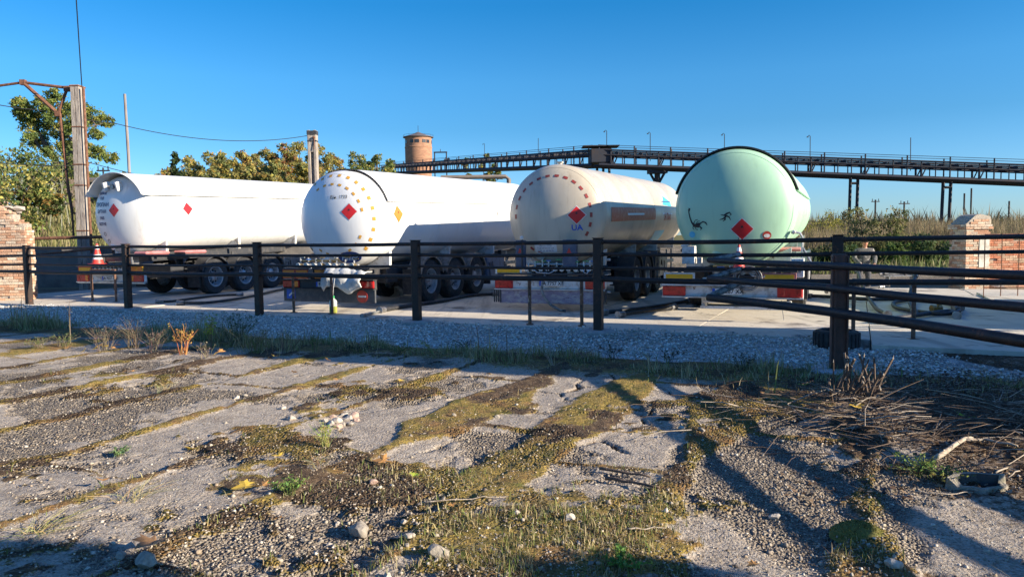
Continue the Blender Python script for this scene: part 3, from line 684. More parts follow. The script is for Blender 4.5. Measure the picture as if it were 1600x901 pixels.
def valves(root, x0, x1, z, y, n, seed, tall=.16, mats=('valvewhite', 'brass', 'bluevalve', 'greenvalve')):
    rs = random.Random(seed); m = MB(); mm = [M[k] for k in mats] + [M['chassis']]
    m.tube([(x0, y + .12, z), (x1, y + .12, z)], .035, 8, m=0); m.tube([(x0, y + .2, z + .10), (x1 - .1, y + .2, z + .10)], .022, 8, m=1)
    for k in range(n):
        x = x0 + (x1 - x0) * (k + .5) / n + rs.uniform(-.03, .03); q = rs.randrange(3)
        m.tube([(x, y + .12, z), (x, y + .02, z + .01), (x, y - .04, z + .01)], [.035, .045, .045], 8, m=rs.choice((0, 1)))
        m.lathe([(.0, -.012), (.055, -.012), (.055, .012), (0, .012)], 10, M=Matrix.Translation((x, y - .05, z + .01)), axis='Y', m=0)
        m.tube([(x, y + .05, z), (x, y + .05, z + tall * rs.uniform(.7, 1.1))], .018, 6, m=0)
        hz = z + tall * rs.uniform(.75, 1.1)
        if q == 0: m.lathe([(.05, -.01), (.062, 0), (.05, .01), (.045, 0), (.05, -.01)], 12, M=Matrix.Translation((x, y + .05, hz)), m=rs.choice((1, 2, 3)))
        else: m.box((x + .05, y + .05, hz), (.13, .025, .018), m=rs.choice((0, 1, 2, 3)))
    for k in range(3):
        xa, xb = rs.uniform(x0, x1), rs.uniform(x0, x1)
        m.tube([(xa, y - .03, z + .02), (xa * .7 + xb * .3, y - .1, z - .08), (xb * .7 + xa * .3, y - .1, z - .06), (xb, y - .02, z + .05)], .012, 6, m=rs.choice((0, 4)))
    return m.build('valve_manifold', mm, root, smooth=False)
def deck(root, z, y0, y1, w=2.3, mt='chassis', t=.04):
    d = MB(); d.box((0, (y0 + y1) / 2, z), (w, y1 - y0, t), bev=.006)
    return d.build('rear_deck', M[mt], root)

# --- leftmost: white tank with a long overhanging sun shade
t1, sh, T, dome, side, place, diamond, rings, words = tanker(dict(x=-10.9, y=21.2, yaw=21, pitch=1.5, R=1.10, zc=2.37, dome=.46, ax0=2.05, paint='white', shade=(28, -.42, 9.9, 1.17), edge=.012, darkedge=False,
    label='white tank trailer with overhanging sun shade, farthest left', guard='chassis'))
diamond('dome', .02, .14, .19); diamond('side', 1.15, .16, .19)
for s, cz, sz in (('ПАЛЬНЕ', .62, .10), ('ГАЗ', .48, .10), ('ПРОПАН', .30, .15), ('БУТАН', .11, .13), ('1965', -.07, .12), ('ВОГНЕ', -.24, .11)): words('dome', s, sz, -.50, cz, 'blueprint', bold=.004)
for x, z in ((-.48, -.52), (-.40, -.72)):
    words('dome', 'O', .16, x, z, 'black')
b = MB()
for sx in (-1, 1): b.box((sx * .23 - .02, -.40, .80), (.09, .22, .26), M=T, bev=.02, rot=Euler((R(14), 0, 0)))
b.tube([(-.25, -.40, .80), (.21, -.40, .80)], .03, 8, M=T, m=1); b.lathe([(0, -.04), (.06, -.04), (.07, 0), (.06, .04), (0, .04)], 12, M=T @ Matrix.Translation((.02, -.44, .79)), axis='Y', m=1)
b.build('work_lamp_bracket', [M['platewhite'], M['steel']], t1)
lamp_bar(t1, .62, -.62, plate='AA 9027 XM', h=.2)
board(t1, -.95, .86, -.66, .52, .17, 'redpaint', 'yellow'); board(t1, .98, .86, -.66, .46, .17, 'yellow', 'orange', split=True)
valves(t1, -.62, .68, .84, -.60, 9, 3, .15); deck(t1, .97, -.75, .1, 2.4, 'steel')
b = MB(); b.box((0, -.66, .49), (2.5, .05, .035), bev=.005); b.build('underrun_bar', M['platewhite'], t1)
for y0 in (-.55, .85):
    b = MB(); b.box((1.0, y0 + .42, 1.30), (.5, .85, .10), bev=.045); b.box((1.0, y0 + .42, 1.24), (.4, .8, .06), m=1); b.build('hose_tray_cover', [M['pink'], M['chassis']], t1)
b = MB(); b.box((.55, -.45, 1.12), (.35, .25, .3), bev=.01); b.build('valve_box', M['steel'], t1)

# --- second: bright white tank with yellow dashes
t2, sh2, T, dome, side, place, diamond, rings, words = tanker(dict(x=-3.9, y=17.3, yaw=23, pitch=1.5, R=1.12, zc=2.06, dome=.5, ax0=1.98, paint='white2', shade=(20, .22, 9.8, 1.155), edge=.011,
    label='bright white tank trailer with yellow dashes round its end and a white sack', cab='bluegrey'))
diamond('dome', .49, .17, .185); diamond('side', .62, .10, .19, 'placardo', label='orange diamond placard on the tank flank', border='placardo')
rings('reflective_tape', (1.0,), 26, .085, .055, 'tapeyellow', (10, 11, 12, 13, 14, 15)); rings('reflective_tape', (.80,), 24, .085, .05, 'tapeyellow', (9, 10, 11, 12, 13, 14, 23, 0))
words('dome', 'Він. 1733', .11, .22, .50, 'black')
place('side', 'tank_marking', [(*rect_grid(.05, .12, 1, 2), 'black', .006), (*rect_grid(.03, .03, 1, 1), 'steel', .009)], 6.3, .1)
ov = [(.30 * math.cos(a), .13 * math.sin(a)) for a in np.linspace(0, 2 * math.pi, 24, endpoint=False)]
b = MB(); b.poly(ov, .02, M=Matrix.Translation((.56, -.56, 1.20))); flat_text(b, 'Hiller', .19, (.56, -.565, 1.19), m=1); b.build('oval_badge', [M['oval'], M['platewhite']], t2)
lamp_bar(t2, .60, -.60, 'chassis', plate='BTK-0029', plate_x=-.03, h=.18)
board(t2, -.85, .83, -.70, .72, .21, 'redpaint', 'orange', split=True)
b = MB(); b.box((-.10, -.70, .83), (.42, .015, .20), bev=.004); flat_text(b, '23', .10, (-.10, -.711, .885), m=1); flat_text(b, '1965', .10, (-.10, -.711, .785), m=1); b.box((-.10, -.7095, .833), (.4, .004, .006), m=1); b.build('hazard_number_plate', [M['orange'], M['black']], t2)
b = MB(); b.box((0, -.62, .345), (2.5, .05, .30), bev=.008)
for k in range(12): b.box((-.62 + k * .075, -.648, .345), (.012, .006, .2), rot=Euler((0, R(25), 0)))
b.build('rear_panel', mat('dark_grey_panel', (.055, .06, .07), .6, c2=(.10, .10, .10), scale=6, bump=.2), t2)
b = MB(); b.box((-1.03, -.652, .37), (.24, .006, .22)); b.box((-1.03, -.657, .37), (.13, .004, .035), m=1, rot=Euler((0, R(-40), 0))); b.build('blue_sticker', [M['plateblue'], M['platewhite']], t2)
b = MB(); b.poly([(.14 * math.cos(a), .14 * math.sin(a)) for a in np.linspace(0, 2 * math.pi, 20, endpoint=False)], .008, M=Matrix.Translation((.92, -.657, .34))); b.box((.92, -.66, .34), (.2, .004, .04), m=1); b.build('speed_sticker', [M['redpaint'], M['platewhite']], t2)
valves(t2, -.9, .75, 1.02, -.62, 8, 5, .17); deck(t2, .95, -.72, .1, 2.35)

# --- third: cream tank with red dashes
t3, sh3, T, dome, side, place, diamond, rings, words = tanker(dict(x=1.03, y=16.5, yaw=22, pitch=1.5, R=1.12, zc=2.06, dome=.5, ax0=2.6, paint='cream', topvalve=True,
    label='cream tank trailer with a single ring of dark red dashes on its grimy round end', guard='chassis'))
rings('reflective_tape', (.86,), 26, .10, .05, 'tapered', (14, 15, 16, 22, 23))
diamond('dome', .57, .0, .19)
words('dome', 'UA', .17, .57, -.27, 'plateblue', bold=.004)
place('dome', 'text_sticker', [(*rect_grid(.52, .17, 6, 2), 'sticker', .005)], -.16, -.70)
for i, s in enumerate(('Масса 13750', 'ТОВ КРАН-97 UA', 'т.60  13  60 06.25')): words('dome', s, .05, -.16, -.645 - .055 * i, 'blueprint')
place('side', 'painted_stripe', [(*rect_grid(5.0, .32, 16, 4), 'stripe', .006), (*rect_grid(1.9, .05, 4, 1), 'sticker', .009)], 2.9, .0)
words('side', 'ЗРІДЖЕНИЙ ГАЗ', .20, 2.9, -.03, 'tapered')
lg = [(-.8, -.38), (.8, -.38), (.8, .02), (-.1, .20), (-.75, .50), (-.7, .0)]
place('side', 'company_logo', [(lg, [tuple(range(6))], 'sticker', .006), ([(-.66, -.1), (.72, -.14), (.7, .0), (-.10, .16), (-.70, .46)], [(0, 1, 2, 3, 4)], 'stickblue', .010), (*rect_grid(1.4, .03, 4, 1), 'blueprint', .012)], 7.3, .36)
words('side', 'SHTRAK', .30, 7.3, -.10, 'tapered', bold=.006)
place('side', 'teal_panel', [(*rect_grid(1.5, .34, 6, 4), 'stickblue', .007)], 6.6, -.66)
lamp_bar(t3, .60, -.60, plate='AA 7757 XF', plate_x=.06, h=.24, lampw=.42, orange=False)
board(t3, -.92, .88, -.66, .62, .16, 'platewhite', 'yellow')
b = MB(); b.box((0, -.64, .31), (2.3, .03, .30), bev=.01); b.box((0, -.66, .465), (2.4, .05, .02)); b.build('rear_panel', M['purple'], t3)
for sx in (-1, 1):
    b = MB()
    for k in range(4): b.box((sx * 1.19 + (k - 1.5) * .05, -.66, .33), (.022, .03, .30))
    b.build('panel_grille', M['chassis'], t3)
b = MB()
M['dullbox'] = mat('dull_blue_box_paint', (.07, .085, .13), .55, c2=(.11, .12, .15), scale=6)
for x, w in ((-.66, .20), (.46, .30)): b = MB(); b.box((x, -.56, 1.22), (w, .14, .62), bev=.015); b.poly([(-.05, -.05), (.05, -.05), (0, .06)], .006, m=1, M=Matrix.Translation((x, -.636, 1.3))); b.build('upright_box', [M['dullbox'], M['redpaint']], t3)
b = MB(); b.tube([(-.60, -.66, .95), (-.60, -.66, 1.56)], .022, 8); b.ico((-.60, -.66, 1.58), .05, m=1); b.build('lever', [M['chassis'], M['platewhite']], t3)
valves(t3, -.55, 1.0, .90, -.62, 10, 8, .2, ('valvewhite', 'valvewhite', 'bluevalve', 'greenvalve')); deck(t3, .80, -.70, .1, 2.35)
b = MB(); b.box((1.215, -.3, .78), (.06, .3, .02))
for z in (.42, .66, .9, 1.1): b.tube([(1.23, -.5, z), (1.32, -.5, z)], .025, 8)
b.build('side_marker', [M['valvewhite']], t3)

# --- fourth: pale green tank
t4, sh4, T, dome, side, place, diamond, rings, words = tanker(dict(x=4.27, y=14.2, yaw=23.0, pitch=1.4, R=1.12, zc=2.08, dome=.46, ax0=2.4, paint='green', shade=(16, .0, 9.8, 1.145), edge=.022,
    label='pale green tank trailer with black edged sun shade, farthest right'))
diamond('dome', .17, -.38, .20)
def stroke(pl, w):
    vs = []; fs = []
    for k, (x, z) in enumerate(pl):
        a, c = pl[max(k - 1, 0)], pl[min(k + 1, len(pl) - 1)]; d_ = Vector((c[0] - a[0], c[1] - a[1])).normalized(); ww = w[k] if isinstance(w, (list, tuple)) else w
        vs += [(x - d_.y * ww, z + d_.x * ww), (x + d_.y * ww, z - d_.x * ww)]
        if k: fs.append((2 * k - 2, 2 * k - 1, 2 * k + 1, 2 * k))
    return vs, fs
def strokes(lst):
    V_, F_ = [], []
    for pl, w in lst:
        v_, f_ = stroke(pl, w); F_ += [tuple(q + len(V_) for q in f) for f in f_]; V_ += v_
    return V_, F_
sc = strokes([([(.06, -.04), (.02, -.08), (-.05, -.08), (-.10, -.02), (-.13, .06), (-.15, .14), (-.16, .20)], [.02, .045, .03, .014, .012, .010, .010]), ([(-.16, .20), (-.14, .24), (-.17, .25)], [.022, .016, .004]),
    ([(.05, -.05), (.12, -.01), (.17, -.03), (.20, -.08)], [.012, .012, .014, .004]), ([(.04, -.09), (.09, -.13), (.07, -.17)], [.012, .016, .004]), ([(-.02, -.05), (.02, -.0), (.06, .0)], .006), ([(-.06, -.04), (-.03, .02), (.02, .03)], .006), ([(-.04, -.10), (-.02, -.15), (.02, -.16)], .006), ([(-.07, -.08), (-.08, -.13), (-.05, -.16)], .006)])
place('dome', 'scorpion_sticker', [(*sc, 'black', .006)], -.66, -.22)
dr = [(-.10, -.05), (-.03, -.02), (.0, .03), (-.08, .05), (.02, .07), (.07, .10), (.10, .05), (.06, .03), (.05, .0), (.10, -.02), (.09, -.06), (.03, -.03), (-.02, -.05)]
place('dome', 'small_emblem', [(*strokes([([(-.10, -.05), (-.03, -.03), (.02, .02), (.07, .0), (.10, -.06)], [.006, .012, .02, .012, .004]), ([(-.08, .04), (-.02, .03), (.03, .06), (.08, .08), (.11, .04), (.08, .02)], [.005, .012, .016, .012, .010, .004]), ([(.0, .05), (.0, -.05), (-.04, -.08)], [.008, .014, .005])]), 'black', .006)], -.13, -.15)
place('dome', 'round_sticker', [([(.075 * math.cos(a), .075 * math.sin(a)) for a in np.linspace(0, 2 * math.pi, 16, endpoint=False)], [tuple(range(16))], 'redpaint', .006), ([(.055 * math.cos(a), .035 * math.sin(a) - .01) for a in np.linspace(0, 2 * math.pi, 16, endpoint=False)], [tuple(range(16))], 'platewhite', .009)], .60, -.50)
place('dome', 'round_sticker', [([(.06 * math.cos(a), .06 * math.sin(a)) for a in np.linspace(0, 2 * math.pi, 16, endpoint=False)], [tuple(range(16))], 'stickblue', .006)], -.76, -.47, label='small round blue sticker')
words('dome', 'вогненебезпечно', .085, -.46, -.60, 'sticker'); words('dome', 'пропан', .085, .42, -.60, 'sticker')
lamp_bar(t4, .55, -.62, plate='AA 0287 XX', plate_x=-.06, h=.20, lampw=.43, orange=False)
board(t4, -.93, .80, -.68, .58, .19, 'platewhite', 'yellow'); board(t4, .84, .80, -.68, .58, .19, 'pink', 'yellow')
b = MB(); b.tube([(-.5, -.60, .36), (.98, -.62, .36), (1.03, -.55, .36)], .03, 8); b.box((.2, -.63, .25), (1.5, .03, .05)); b.box((-.5, -.45, .4), (.06, .3, .3))
b.build('underrun_bar', M['metalwhite'], t4)
b = MB(); b.box((-.78, -.45, 1.22), (.24, .25, .34), bev=.01); b.box((-.78, -.45, 1.42), (.28, .3, .03), rot=Euler((0, R(-12), 0))); b.box((-.58, -.5, 1.12), (.08, .12, .1)); b.build('valve_box', M['metalwhite'], t4)
b = MB(); b.box((1.14, -.45, .98), (.22, .3, .34), bev=.01); b.box((1.14, -.608, 1.0), (.12, .006, .2), m=1); b.build('corner_box', [M['platewhite'], M['steel']], t4)
b = MB(); b.tube([(1.2, -.1, 1.0), (1.2, -.1, 1.52), (1.16, -.1, 1.60), (1.05, -.12, 1.62)], .022, 8); b.ico((1.05, -.12, 1.62), .05); b.tube([(1.2, -.1, 1.35), (1.36, -.1, 1.05)], .02, 8, m=1); b.build('vent_pipe', [M['valvewhite'], M['steel']], t4)
valves(t4, -.35, .75, .90, -.60, 5, 12, .12); deck(t4, .93, -.72, .1, 2.3)
b = MB()
for k in range(4):
    r_ = .16 + .03 * k; cx = .30 + random.uniform(-.04, .04)
    b.tube([(cx + r_ * math.cos(a), -.72 - .01 * k, .80 + r_ * .9 * math.sin(a)) for a in np.linspace(0, 2 * math.pi, 20)], .011, 6, cap=False)
b.build('coiled_cable', M['greyrail'], t4, smooth=True)
b = MB(); b.tube([(.88, -.65, .40), (.9, -.68, .25), (.93, -.7, .05)], .008, 6); b.build('earth_chain', M['steel'], t4)
for sx in (-1, 1):
    b = MB(); b.box((sx * .95, 1.2, 1.28), (.45, .9, .07), bev=.03); b.build('mud_cover', M['pink'] if sx > 0 else M['chassis'], t4)

# ------------------------------------------------------------------ fences
def zg(x, y): return float(fine_h(np.array([x]), np.array([y]))[0])
posts = [(-12.75, 19.55), (-9.18, 17.70), (-5.49, 16.05), (-1.83, 14.19), (1.45, 12.45), (4.74, 10.79)]
fe = empty('pipe_fence', (1.45, 12.45, 0), 0, 'dark brown pipe fence with four rails running the whole width before the trailers', 'fence')
def loc(p, o): return (p[0] - o[0], p[1] - o[1], p[2])
fo = (1.45, 12.45)
for i, (x, y) in enumerate(posts):
    b = MB(); w = .145 if i != 5 else .15
    b.box((x - fo[0], y - fo[1], .71), (w, w, 1.70), bev=.012, rz=R(-25)); b.box((x - fo[0], y - fo[1], 1.565), (w + .012, w + .012, .012), rz=R(-25))
    for z in (1.5, 1.29, 1.07, .88): b.box((x - fo[0] + .05, y - fo[1] - .085, z), (.05, .05, .03), rz=R(-25))
    for z, r_ in ((1.5, .036), (1.29, .031), (1.07, .027), (.88, .046)):
        for sg in (-1, 1): b.lathe([(r_ * 1.0, -.018), (r_ * 1.28, -.006), (r_ * 1.22, .008), (r_ * 1.0, .018)], 10, axis='X', M=Matrix.Translation((x - fo[0], y - fo[1], z)) @ Matrix.Rotation(R(-25), 4, 'Z') @ Matrix.Translation((sg * .085, 0, 0)))
    b.build('post', M['fence'], fe)
d = (Vector((posts[5][0], posts[5][1], 0)) - Vector((posts[0][0], posts[0][1], 0))).normalized()
for z, r_ in ((1.50, .036), (1.29, .031), (1.07, .027), (.88, .046)):
    b = MB(); pts = [Vector((posts[0][0], posts[0][1], z)) - d * 4.0] + [Vector((x, y, z)) for x, y in posts]
    pl = []
    for p0, p1 in zip(pts[:-1], pts[1:]):
        for q in range(5): pp = p0.lerp(p1, q / 5); pl.append((pp.x - fo[0], pp.y - fo[1], z - .016 * math.sin(math.pi * q / 5) + .006 * math.sin(pp.x * 1.3 + z * 9)))
    pl.append(loc(pts[-1], fo)); b.tube(pl, r_, 10)
    zz = {1.5: 1.505, 1.29: 1.285, 1.07: 1.06, .88: .84}[z]
    if z != 1.07: b.tube([loc((4.74, 10.79, z), fo), loc((7.5, 10.80, zz), fo), loc((13.5, 10.85, zz), fo)], r_, 10)
    b.build('rail', M['fence'], fe, smooth='auto')
b = MB(); b.box((7.95 - fo[0] + 3, 10.83 - fo[1], .71), (.15, .15, 1.7), bev=.012); b.build('post', M['fence'], fe)
for (x, y) in posts[1:5]:
    b = MB(); zt = zg(x, y) + .03
    b.lathe([(.0, .03), (.26, .03), (.30, .01), (.31, -.12)], 20, M=Matrix.Translation((x, y, zt)))
    o = b.build('post_footing', mat('footing_concrete', (.34, .33, .31), .95, c2=(.24, .23, .22), scale=8, bump=.5), smooth='auto'); o.parent = fe; o.location = (-fo[0], -fo[1], 0)
for (x, y) in (posts[0], posts[5]):
    b = MB(); zt = zg(x, y)
    k_ = 1.25 if x < 0 else .80
    b.lathe([(.22 * k_, .02), (.24 * k_, .24), (.28 * k_, .27), (.36 * k_, .255), (.39 * k_, .20), (.39 * k_, .05), (.36 * k_, .0), (.22 * k_, 0)], 32)
    for q in range(26):
        a = q * 2 * math.pi / 26; b.box((.39 * k_ * math.cos(a), .39 * k_ * math.sin(a), .13), (.02, .05, .2), rz=a)
    b.lathe([(0, .19), (.235 * k_, .19)], 24, m=1)
    o = b.build('tyre_planter', [M['rubber'], M['footing'] if 'footing' in M else M['concrete']], smooth='auto', loc=(x, y, zt - .03))
    tag(o, 'old tyre ringing the foot of the far left fence post' if x < 0 else 'old tyre ringing the fence post behind the big rusty corner post', 'tyre', 'tyres around the fence posts')
# slim pipe hoops on the edge of the slabs
for (a, c, lab) in (((-11.62, 20.5), (-10.75, 20.1), 'slim faded brown pipe hoop behind the fence by the cone'), ((-4.85, 16.42), (-3.90, 16.0), 'slim faded brown pipe hoop beside the bottle'),
                    ((.32, 13.55), (1.24, 13.2), 'slim faded brown pipe hoop before the cream tank trailer'), ((5.31, 11.5), (5.96, 10.97), 'slim faded brown pipe hoop on the slab edge at right')):
    b = MB(); mx_, my_ = (a[0] + c[0]) / 2, (a[1] + c[1]) / 2; h = .86
    A = Vector((a[0] - mx_, a[1] - my_, 0)); C = Vector((c[0] - mx_, c[1] - my_, 0)); Z = Vector((0, 0, h))
    b.tube([A, A + Z * .5, A + Z], .032, 8); b.tube([C, C + Z * .5, C + Z], .032, 8); b.tube([A + Z - (C - A) * .03, C + Z + (C - A) * .03], .026, 8)
    for q in (A, C): b.box((q.x, q.y, .006), (.13, .13, .014))
    o = b.build('pipe_hoop', M['thinpost'], smooth='auto', loc=(mx_, my_, .0)); tag(o, lab, 'hoop', 'slim pipe hoops on the slab edge')
# near fence coming towards the camera
nf = empty('pipe_barrier', (3.8, 8.98, 0), 0, 'three rail pipe barrier running towards the viewer from a thick rust brown post', 'fence')
no = (3.8, 8.98); BL = [(3.02, 11.36), (3.45, 10.2), (3.84, 9.10), (4.16, 7.75), (4.44, 6.45), (4.72, 5.0), (4.98, 3.6), (5.2, 2.3), (5.4, 1.0)]
for z, r_, zj in ((1.20, .043, 1.29), (.925, .047, 1.07), (.64, .058, .86)):
    b = MB(); b.tube([(x - no[0], y - no[1], z + .008 * math.sin(x * 9 + z * 5)) for x, y in BL], r_, 12); b.build('rail', M['fence'], nf, smooth='auto')
    b = MB(); b.tube([(BL[0][0] - no[0], BL[0][1] - no[1], z), (3.50 - no[0], 11.36 - no[1], zj)], r_ * .9, 12); b.build('return_pipe', M['greyrail'], nf, smooth='auto')  # returns coloured lighter grey than the rails, as if sunlit
for (x, y, w) in ((3.98, 9.02, .17), (5.48, 1.0, .17)):
    b = MB(); b.box((x - no[0], y - no[1], .60), (w, w * .8, 1.46), bev=.006, rz=R(-14)); b.box((x - no[0], y - no[1], 1.333), (w * .9, w * .7, .01), rz=R(-14))
    b.box((x - no[0] - .07, y - no[1] - .08, .6), (.02, .03, 1.44), rz=R(-14)); b.box((x - no[0] + .07, y - no[1] - .1, .6), (.02, .03, 1.44), rz=R(-14))
    b.build('post', M['postred'], nf)
b = MB(); b.lathe([(.0, .02), (.30, .02), (.36, 0), (.38, -.1)], 20, M=Matrix.Translation((3.98 - no[0], 9.02 - no[1], zg(3.9, 8.9) + .02))); b.build('post_footing', mat('painted_footing', (.42, .43, .44), .9, c2=(.3, .3, .3), scale=8, bump=.5), nf)
# ------------------------------------------------------------------ scattered small stuff
def rotm(n):
    q = rng.normal(size=(n, 4)); q /= np.linalg.norm(q, axis=1)[:, None]; w, x, y, z = q.T
    return np.stack([1 - 2 * (y * y + z * z), 2 * (x * y - z * w), 2 * (x * z + y * w), 2 * (x * y + z * w), 1 - 2 * (x * x + z * z), 2 * (y * z - x * w), 2 * (x * z - y * w), 2 * (y * z + x * w), 1 - 2 * (x * x + y * y)], 1).reshape(n, 3, 3)
OCT_V = np.array([(1, 0, 0), (-1, 0, 0), (0, 1, 0), (0, -1, 0), (0, 0, 1), (0, 0, -1), (.6, .6, .5), (-.6, .55, -.5)], float)
OCT_F = np.array([(6, 4, 0), (6, 2, 4), (6, 0, 2), (2, 1, 4), (1, 3, 4), (3, 0, 4), (2, 0, 5), (7, 2, 5), (7, 1, 2), (7, 5, 1), (3, 1, 5), (0, 3, 5)])
def pebbles(name, P, size, cols, kind='stuff', flat=.62, m='stonev'):
    n = len(P); V = np.tile(OCT_V, (n, 1, 1)) * (1 + .35 * (rng.random((n, 8, 1)) - .5)) * np.stack([np.ones(n), rng.uniform(.6, 1, n), rng.uniform(.45, .9, n)], 1)[:, None, :]
    V = np.einsum('nij,nkj->nki', rotm(n), V) * size[:, None, None]; V[:, :, 2] *= flat; V += P[:, None, :]
    F = (OCT_F[None] + (np.arange(n) * 8)[:, None, None]).reshape(-1, 3)
    o = np_mesh(name, V.reshape(-1, 3), F, M[m], np.repeat(cols, 12, axis=0))
    if kind: o['kind'] = kind
    return o
def pick(pal, n, jit=.15):
    pal = np.array(pal); c = pal[rng.integers(0, len(pal), n)]; return np.clip(c * (1 + jit * rng.normal(size=(n, 1))), .01, .9)
# white chippings along the fence
n = 62000; Ee = rng.uniform(-21, 3.2, n); Dd = rng.uniform(-2.15, .95, n)
X = PX + Ee * .906 + Dd * .423; Y = PY - Ee * .423 + Dd * .906; s_ = slabfields(X, Y)
wob = fbm(X / .8, Y / .8, 91) - .5
top = np.where(Ee > -.7, .0, .45 + .7 * wob)
dens = np.where(Dd > top, np.exp(-(Dd - top) * 9), 1.0) * np.where(Dd < -1.45 + .5 * wob, .30, 1) * (s_['grav'] * (1 - s_['moss'] * .5) > rng.random(n) * .7)
dens = dens * np.where(Ee > -.7, np.exp(-np.maximum(0, Ee - .4 + 1.4 * (Dd + .9) * (Dd < -.4)) * 2.2), 1)
k = rng.random(n) < dens; X, Y, Dd, Ee = X[k], Y[k], Dd[k], Ee[k]
onpad = (Dd > .60) & (Ee < -.6)
Z = np.where(onpad, .008, np.maximum(fine_h(X, Y) + rng.uniform(-.005, .035, len(X)), -.2))
Z = np.where((Dd > .0) & ~onpad & (Ee > -.7), -.06, Z)
sz = rng.uniform(.012, .030, len(X)) * np.where(rng.random(len(X)) < .06, 1.6, 1)
o = pebbles('gravel', np.stack([X, Y, Z], 1), sz, pick([(.66, .65, .62), (.52, .51, .49), (.74, .72, .68), (.36, .35, .34), (.60, .55, .47), (.42, .36, .29)], len(X)))
tag(o, 'pale crushed stone strewn along the foot of the long fence', 'gravel')
# chips and crumbs on the old paving
def scatter_pts(n, x0=-9, x1=7.5, y0=3.0, y1=11.5):
    t_ = rng.random(n); y = 1 / (1 / y1 + t_ * (1 / y0 - 1 / y1)); x = (rng.random(n) * 2 - 1) * (y * .74) ; return x, y
x, y = scatter_pts(90000); s_ = slabfields(x, y)
pr = (.10 + .60 * s_['rough'] * (1 - s_['moss'] * .75) + .10 * s_['moss'] + .35 * s_['crack']) * (1 - s_['grav']) * (s_['D'] < -1.8)
k = rng.random(len(x)) < pr; x, y = x[k], y[k]; z = fine_h(x, y)
sz = rng.gamma(2.0, .0024, len(x)) + .002; big = rng.random(len(x)) < .003; sz = np.where(big, rng.uniform(.014, .026, len(x)), sz)
o = pebbles('paving_grit', np.stack([x, y, z + sz * .2], 1), sz, pick([(.32, .27, .21), (.23, .19, .15), (.38, .33, .26), (.14, .11, .085), (.31, .24, .17), (.46, .40, .33)], len(x)), flat=.75)
tag(o, 'loose grit and stone crumbs on the worn paving in the foreground', 'grit')
def blades(name, x, y, h, w, cols, lean=.5, z=None, m='grassv', seg=1, curl=.0):
    n = len(x); z = fine_h(x, y) if z is None else z; a = rng.uniform(0, 6.283, n); b_ = rng.uniform(0, 6.283, n); l = rng.random(n) * lean * h
    base = np.stack([x, y, z - .005], 1); wx = np.stack([np.cos(a) * w, np.sin(a) * w, np.zeros(n)], 1)
    tip = base + np.stack([np.cos(b_) * l, np.sin(b_) * l, np.sqrt(np.maximum(h * h - l * l, 1e-6)) * (1 - curl)], 1)
    mid = base + (tip - base) * .55 + np.stack([-np.cos(b_) * l * .18, -np.sin(b_) * l * .18, h * .10], 1)
    V = np.stack([base - wx, base + wx, mid + wx * .6, mid - wx * .6, tip], 1).reshape(-1, 3)
    i = (np.arange(n) * 5)[:, None]
    Fq = np.concatenate([i + [[0, 1, 2]], i + [[0, 2, 3]], i + [[3, 2, 4]]], 1).reshape(-1, 3)
    return np_mesh(name, V, Fq, M[m], np.repeat(cols, 3, axis=0))
x, y = scatter_pts(150000, y1=12.5); s_ = slabfields(x, y); cl = fbm(x / .22, y / .22, 95); cg = fbm(x / 1.1, y / 1.1, 97)
grassy = np.maximum.reduce([np.exp(-(((x - .1) / 1.2) ** 2 + ((y - 4.2) / 1.1) ** 2)), .55 * s_['bank'], .8 * np.exp(-(((x + 1.0) / .6) ** 2 + ((y - 5.2) / .5) ** 2)), .6 * np.exp(-(((x - 4.3) / .6) ** 2 + ((y - 5.4) / .4) ** 2))])
pr = s_['moss'] * (sm(.42, .62, cl) * (.16 + .95 * grassy)) * (1 - s_['grav'] * .9) * (1 - .5 * s_['soil']) * (s_['D'] < -1.5)
k = rng.random(len(x)) < pr; x, y, cg = x[k], y[k], cg[k]; bk = s_['bank'][k]
h = rng.gamma(2.5, .009, len(x)) + .012 + bk * rng.gamma(1.6, .026, len(x))
gc = pick([(.15, .19, .045), (.11, .15, .035), (.22, .23, .07), (.34, .29, .14), (.40, .33, .18)], len(x)); dry = rng.random(len(x)) < (.35 + bk * .25)
gc = np.where(dry[:, None], pick([(.42, .34, .19), (.34, .26, .13), (.28, .20, .10)], len(x)), gc)
o = blades('grass', x, y, h, h * .035 + .0012, gc, .85); o['kind'] = 'stuff'; tag(o, 'short green and straw coloured grass in the mossy joints', 'grass')
n = 76000; Ee = rng.uniform(-19, 4.5, n); Dd = -2.15 + rng.normal(0, .42, n); x = PX + Ee * .906 + Dd * .423; y = PY - Ee * .423 + Dd * .906
cl = fbm(x / .5, y / .5, 111); k = (rng.random(n) < sm(.38, .6, cl)) & (y > 3.2); x, y = x[k], y[k]; h = rng.gamma(2.2, .050, len(x)) * (1 - .65 * sm(-2.2, -1.6, DE(x, y)[0])) * (.5 + fbm(x / .9, y / .9, 113)) * (1 + .5 * sm(-3, -7, x)) + .02
o = blades('bank_grass', x, y, h * sm(.42, .62, fbm(x / 1.3, y / 1.3, 117)) + .015, h * .012 + .0022, pick([(.24, .25, .08), (.17, .20, .06), (.44, .37, .20), (.36, .29, .15), (.26, .18, .10), (.50, .43, .26)], len(x)), .9); o['kind'] = 'stuff'; tag(o, 'taller mixed grass along the low bank below the gravel', 'grass')
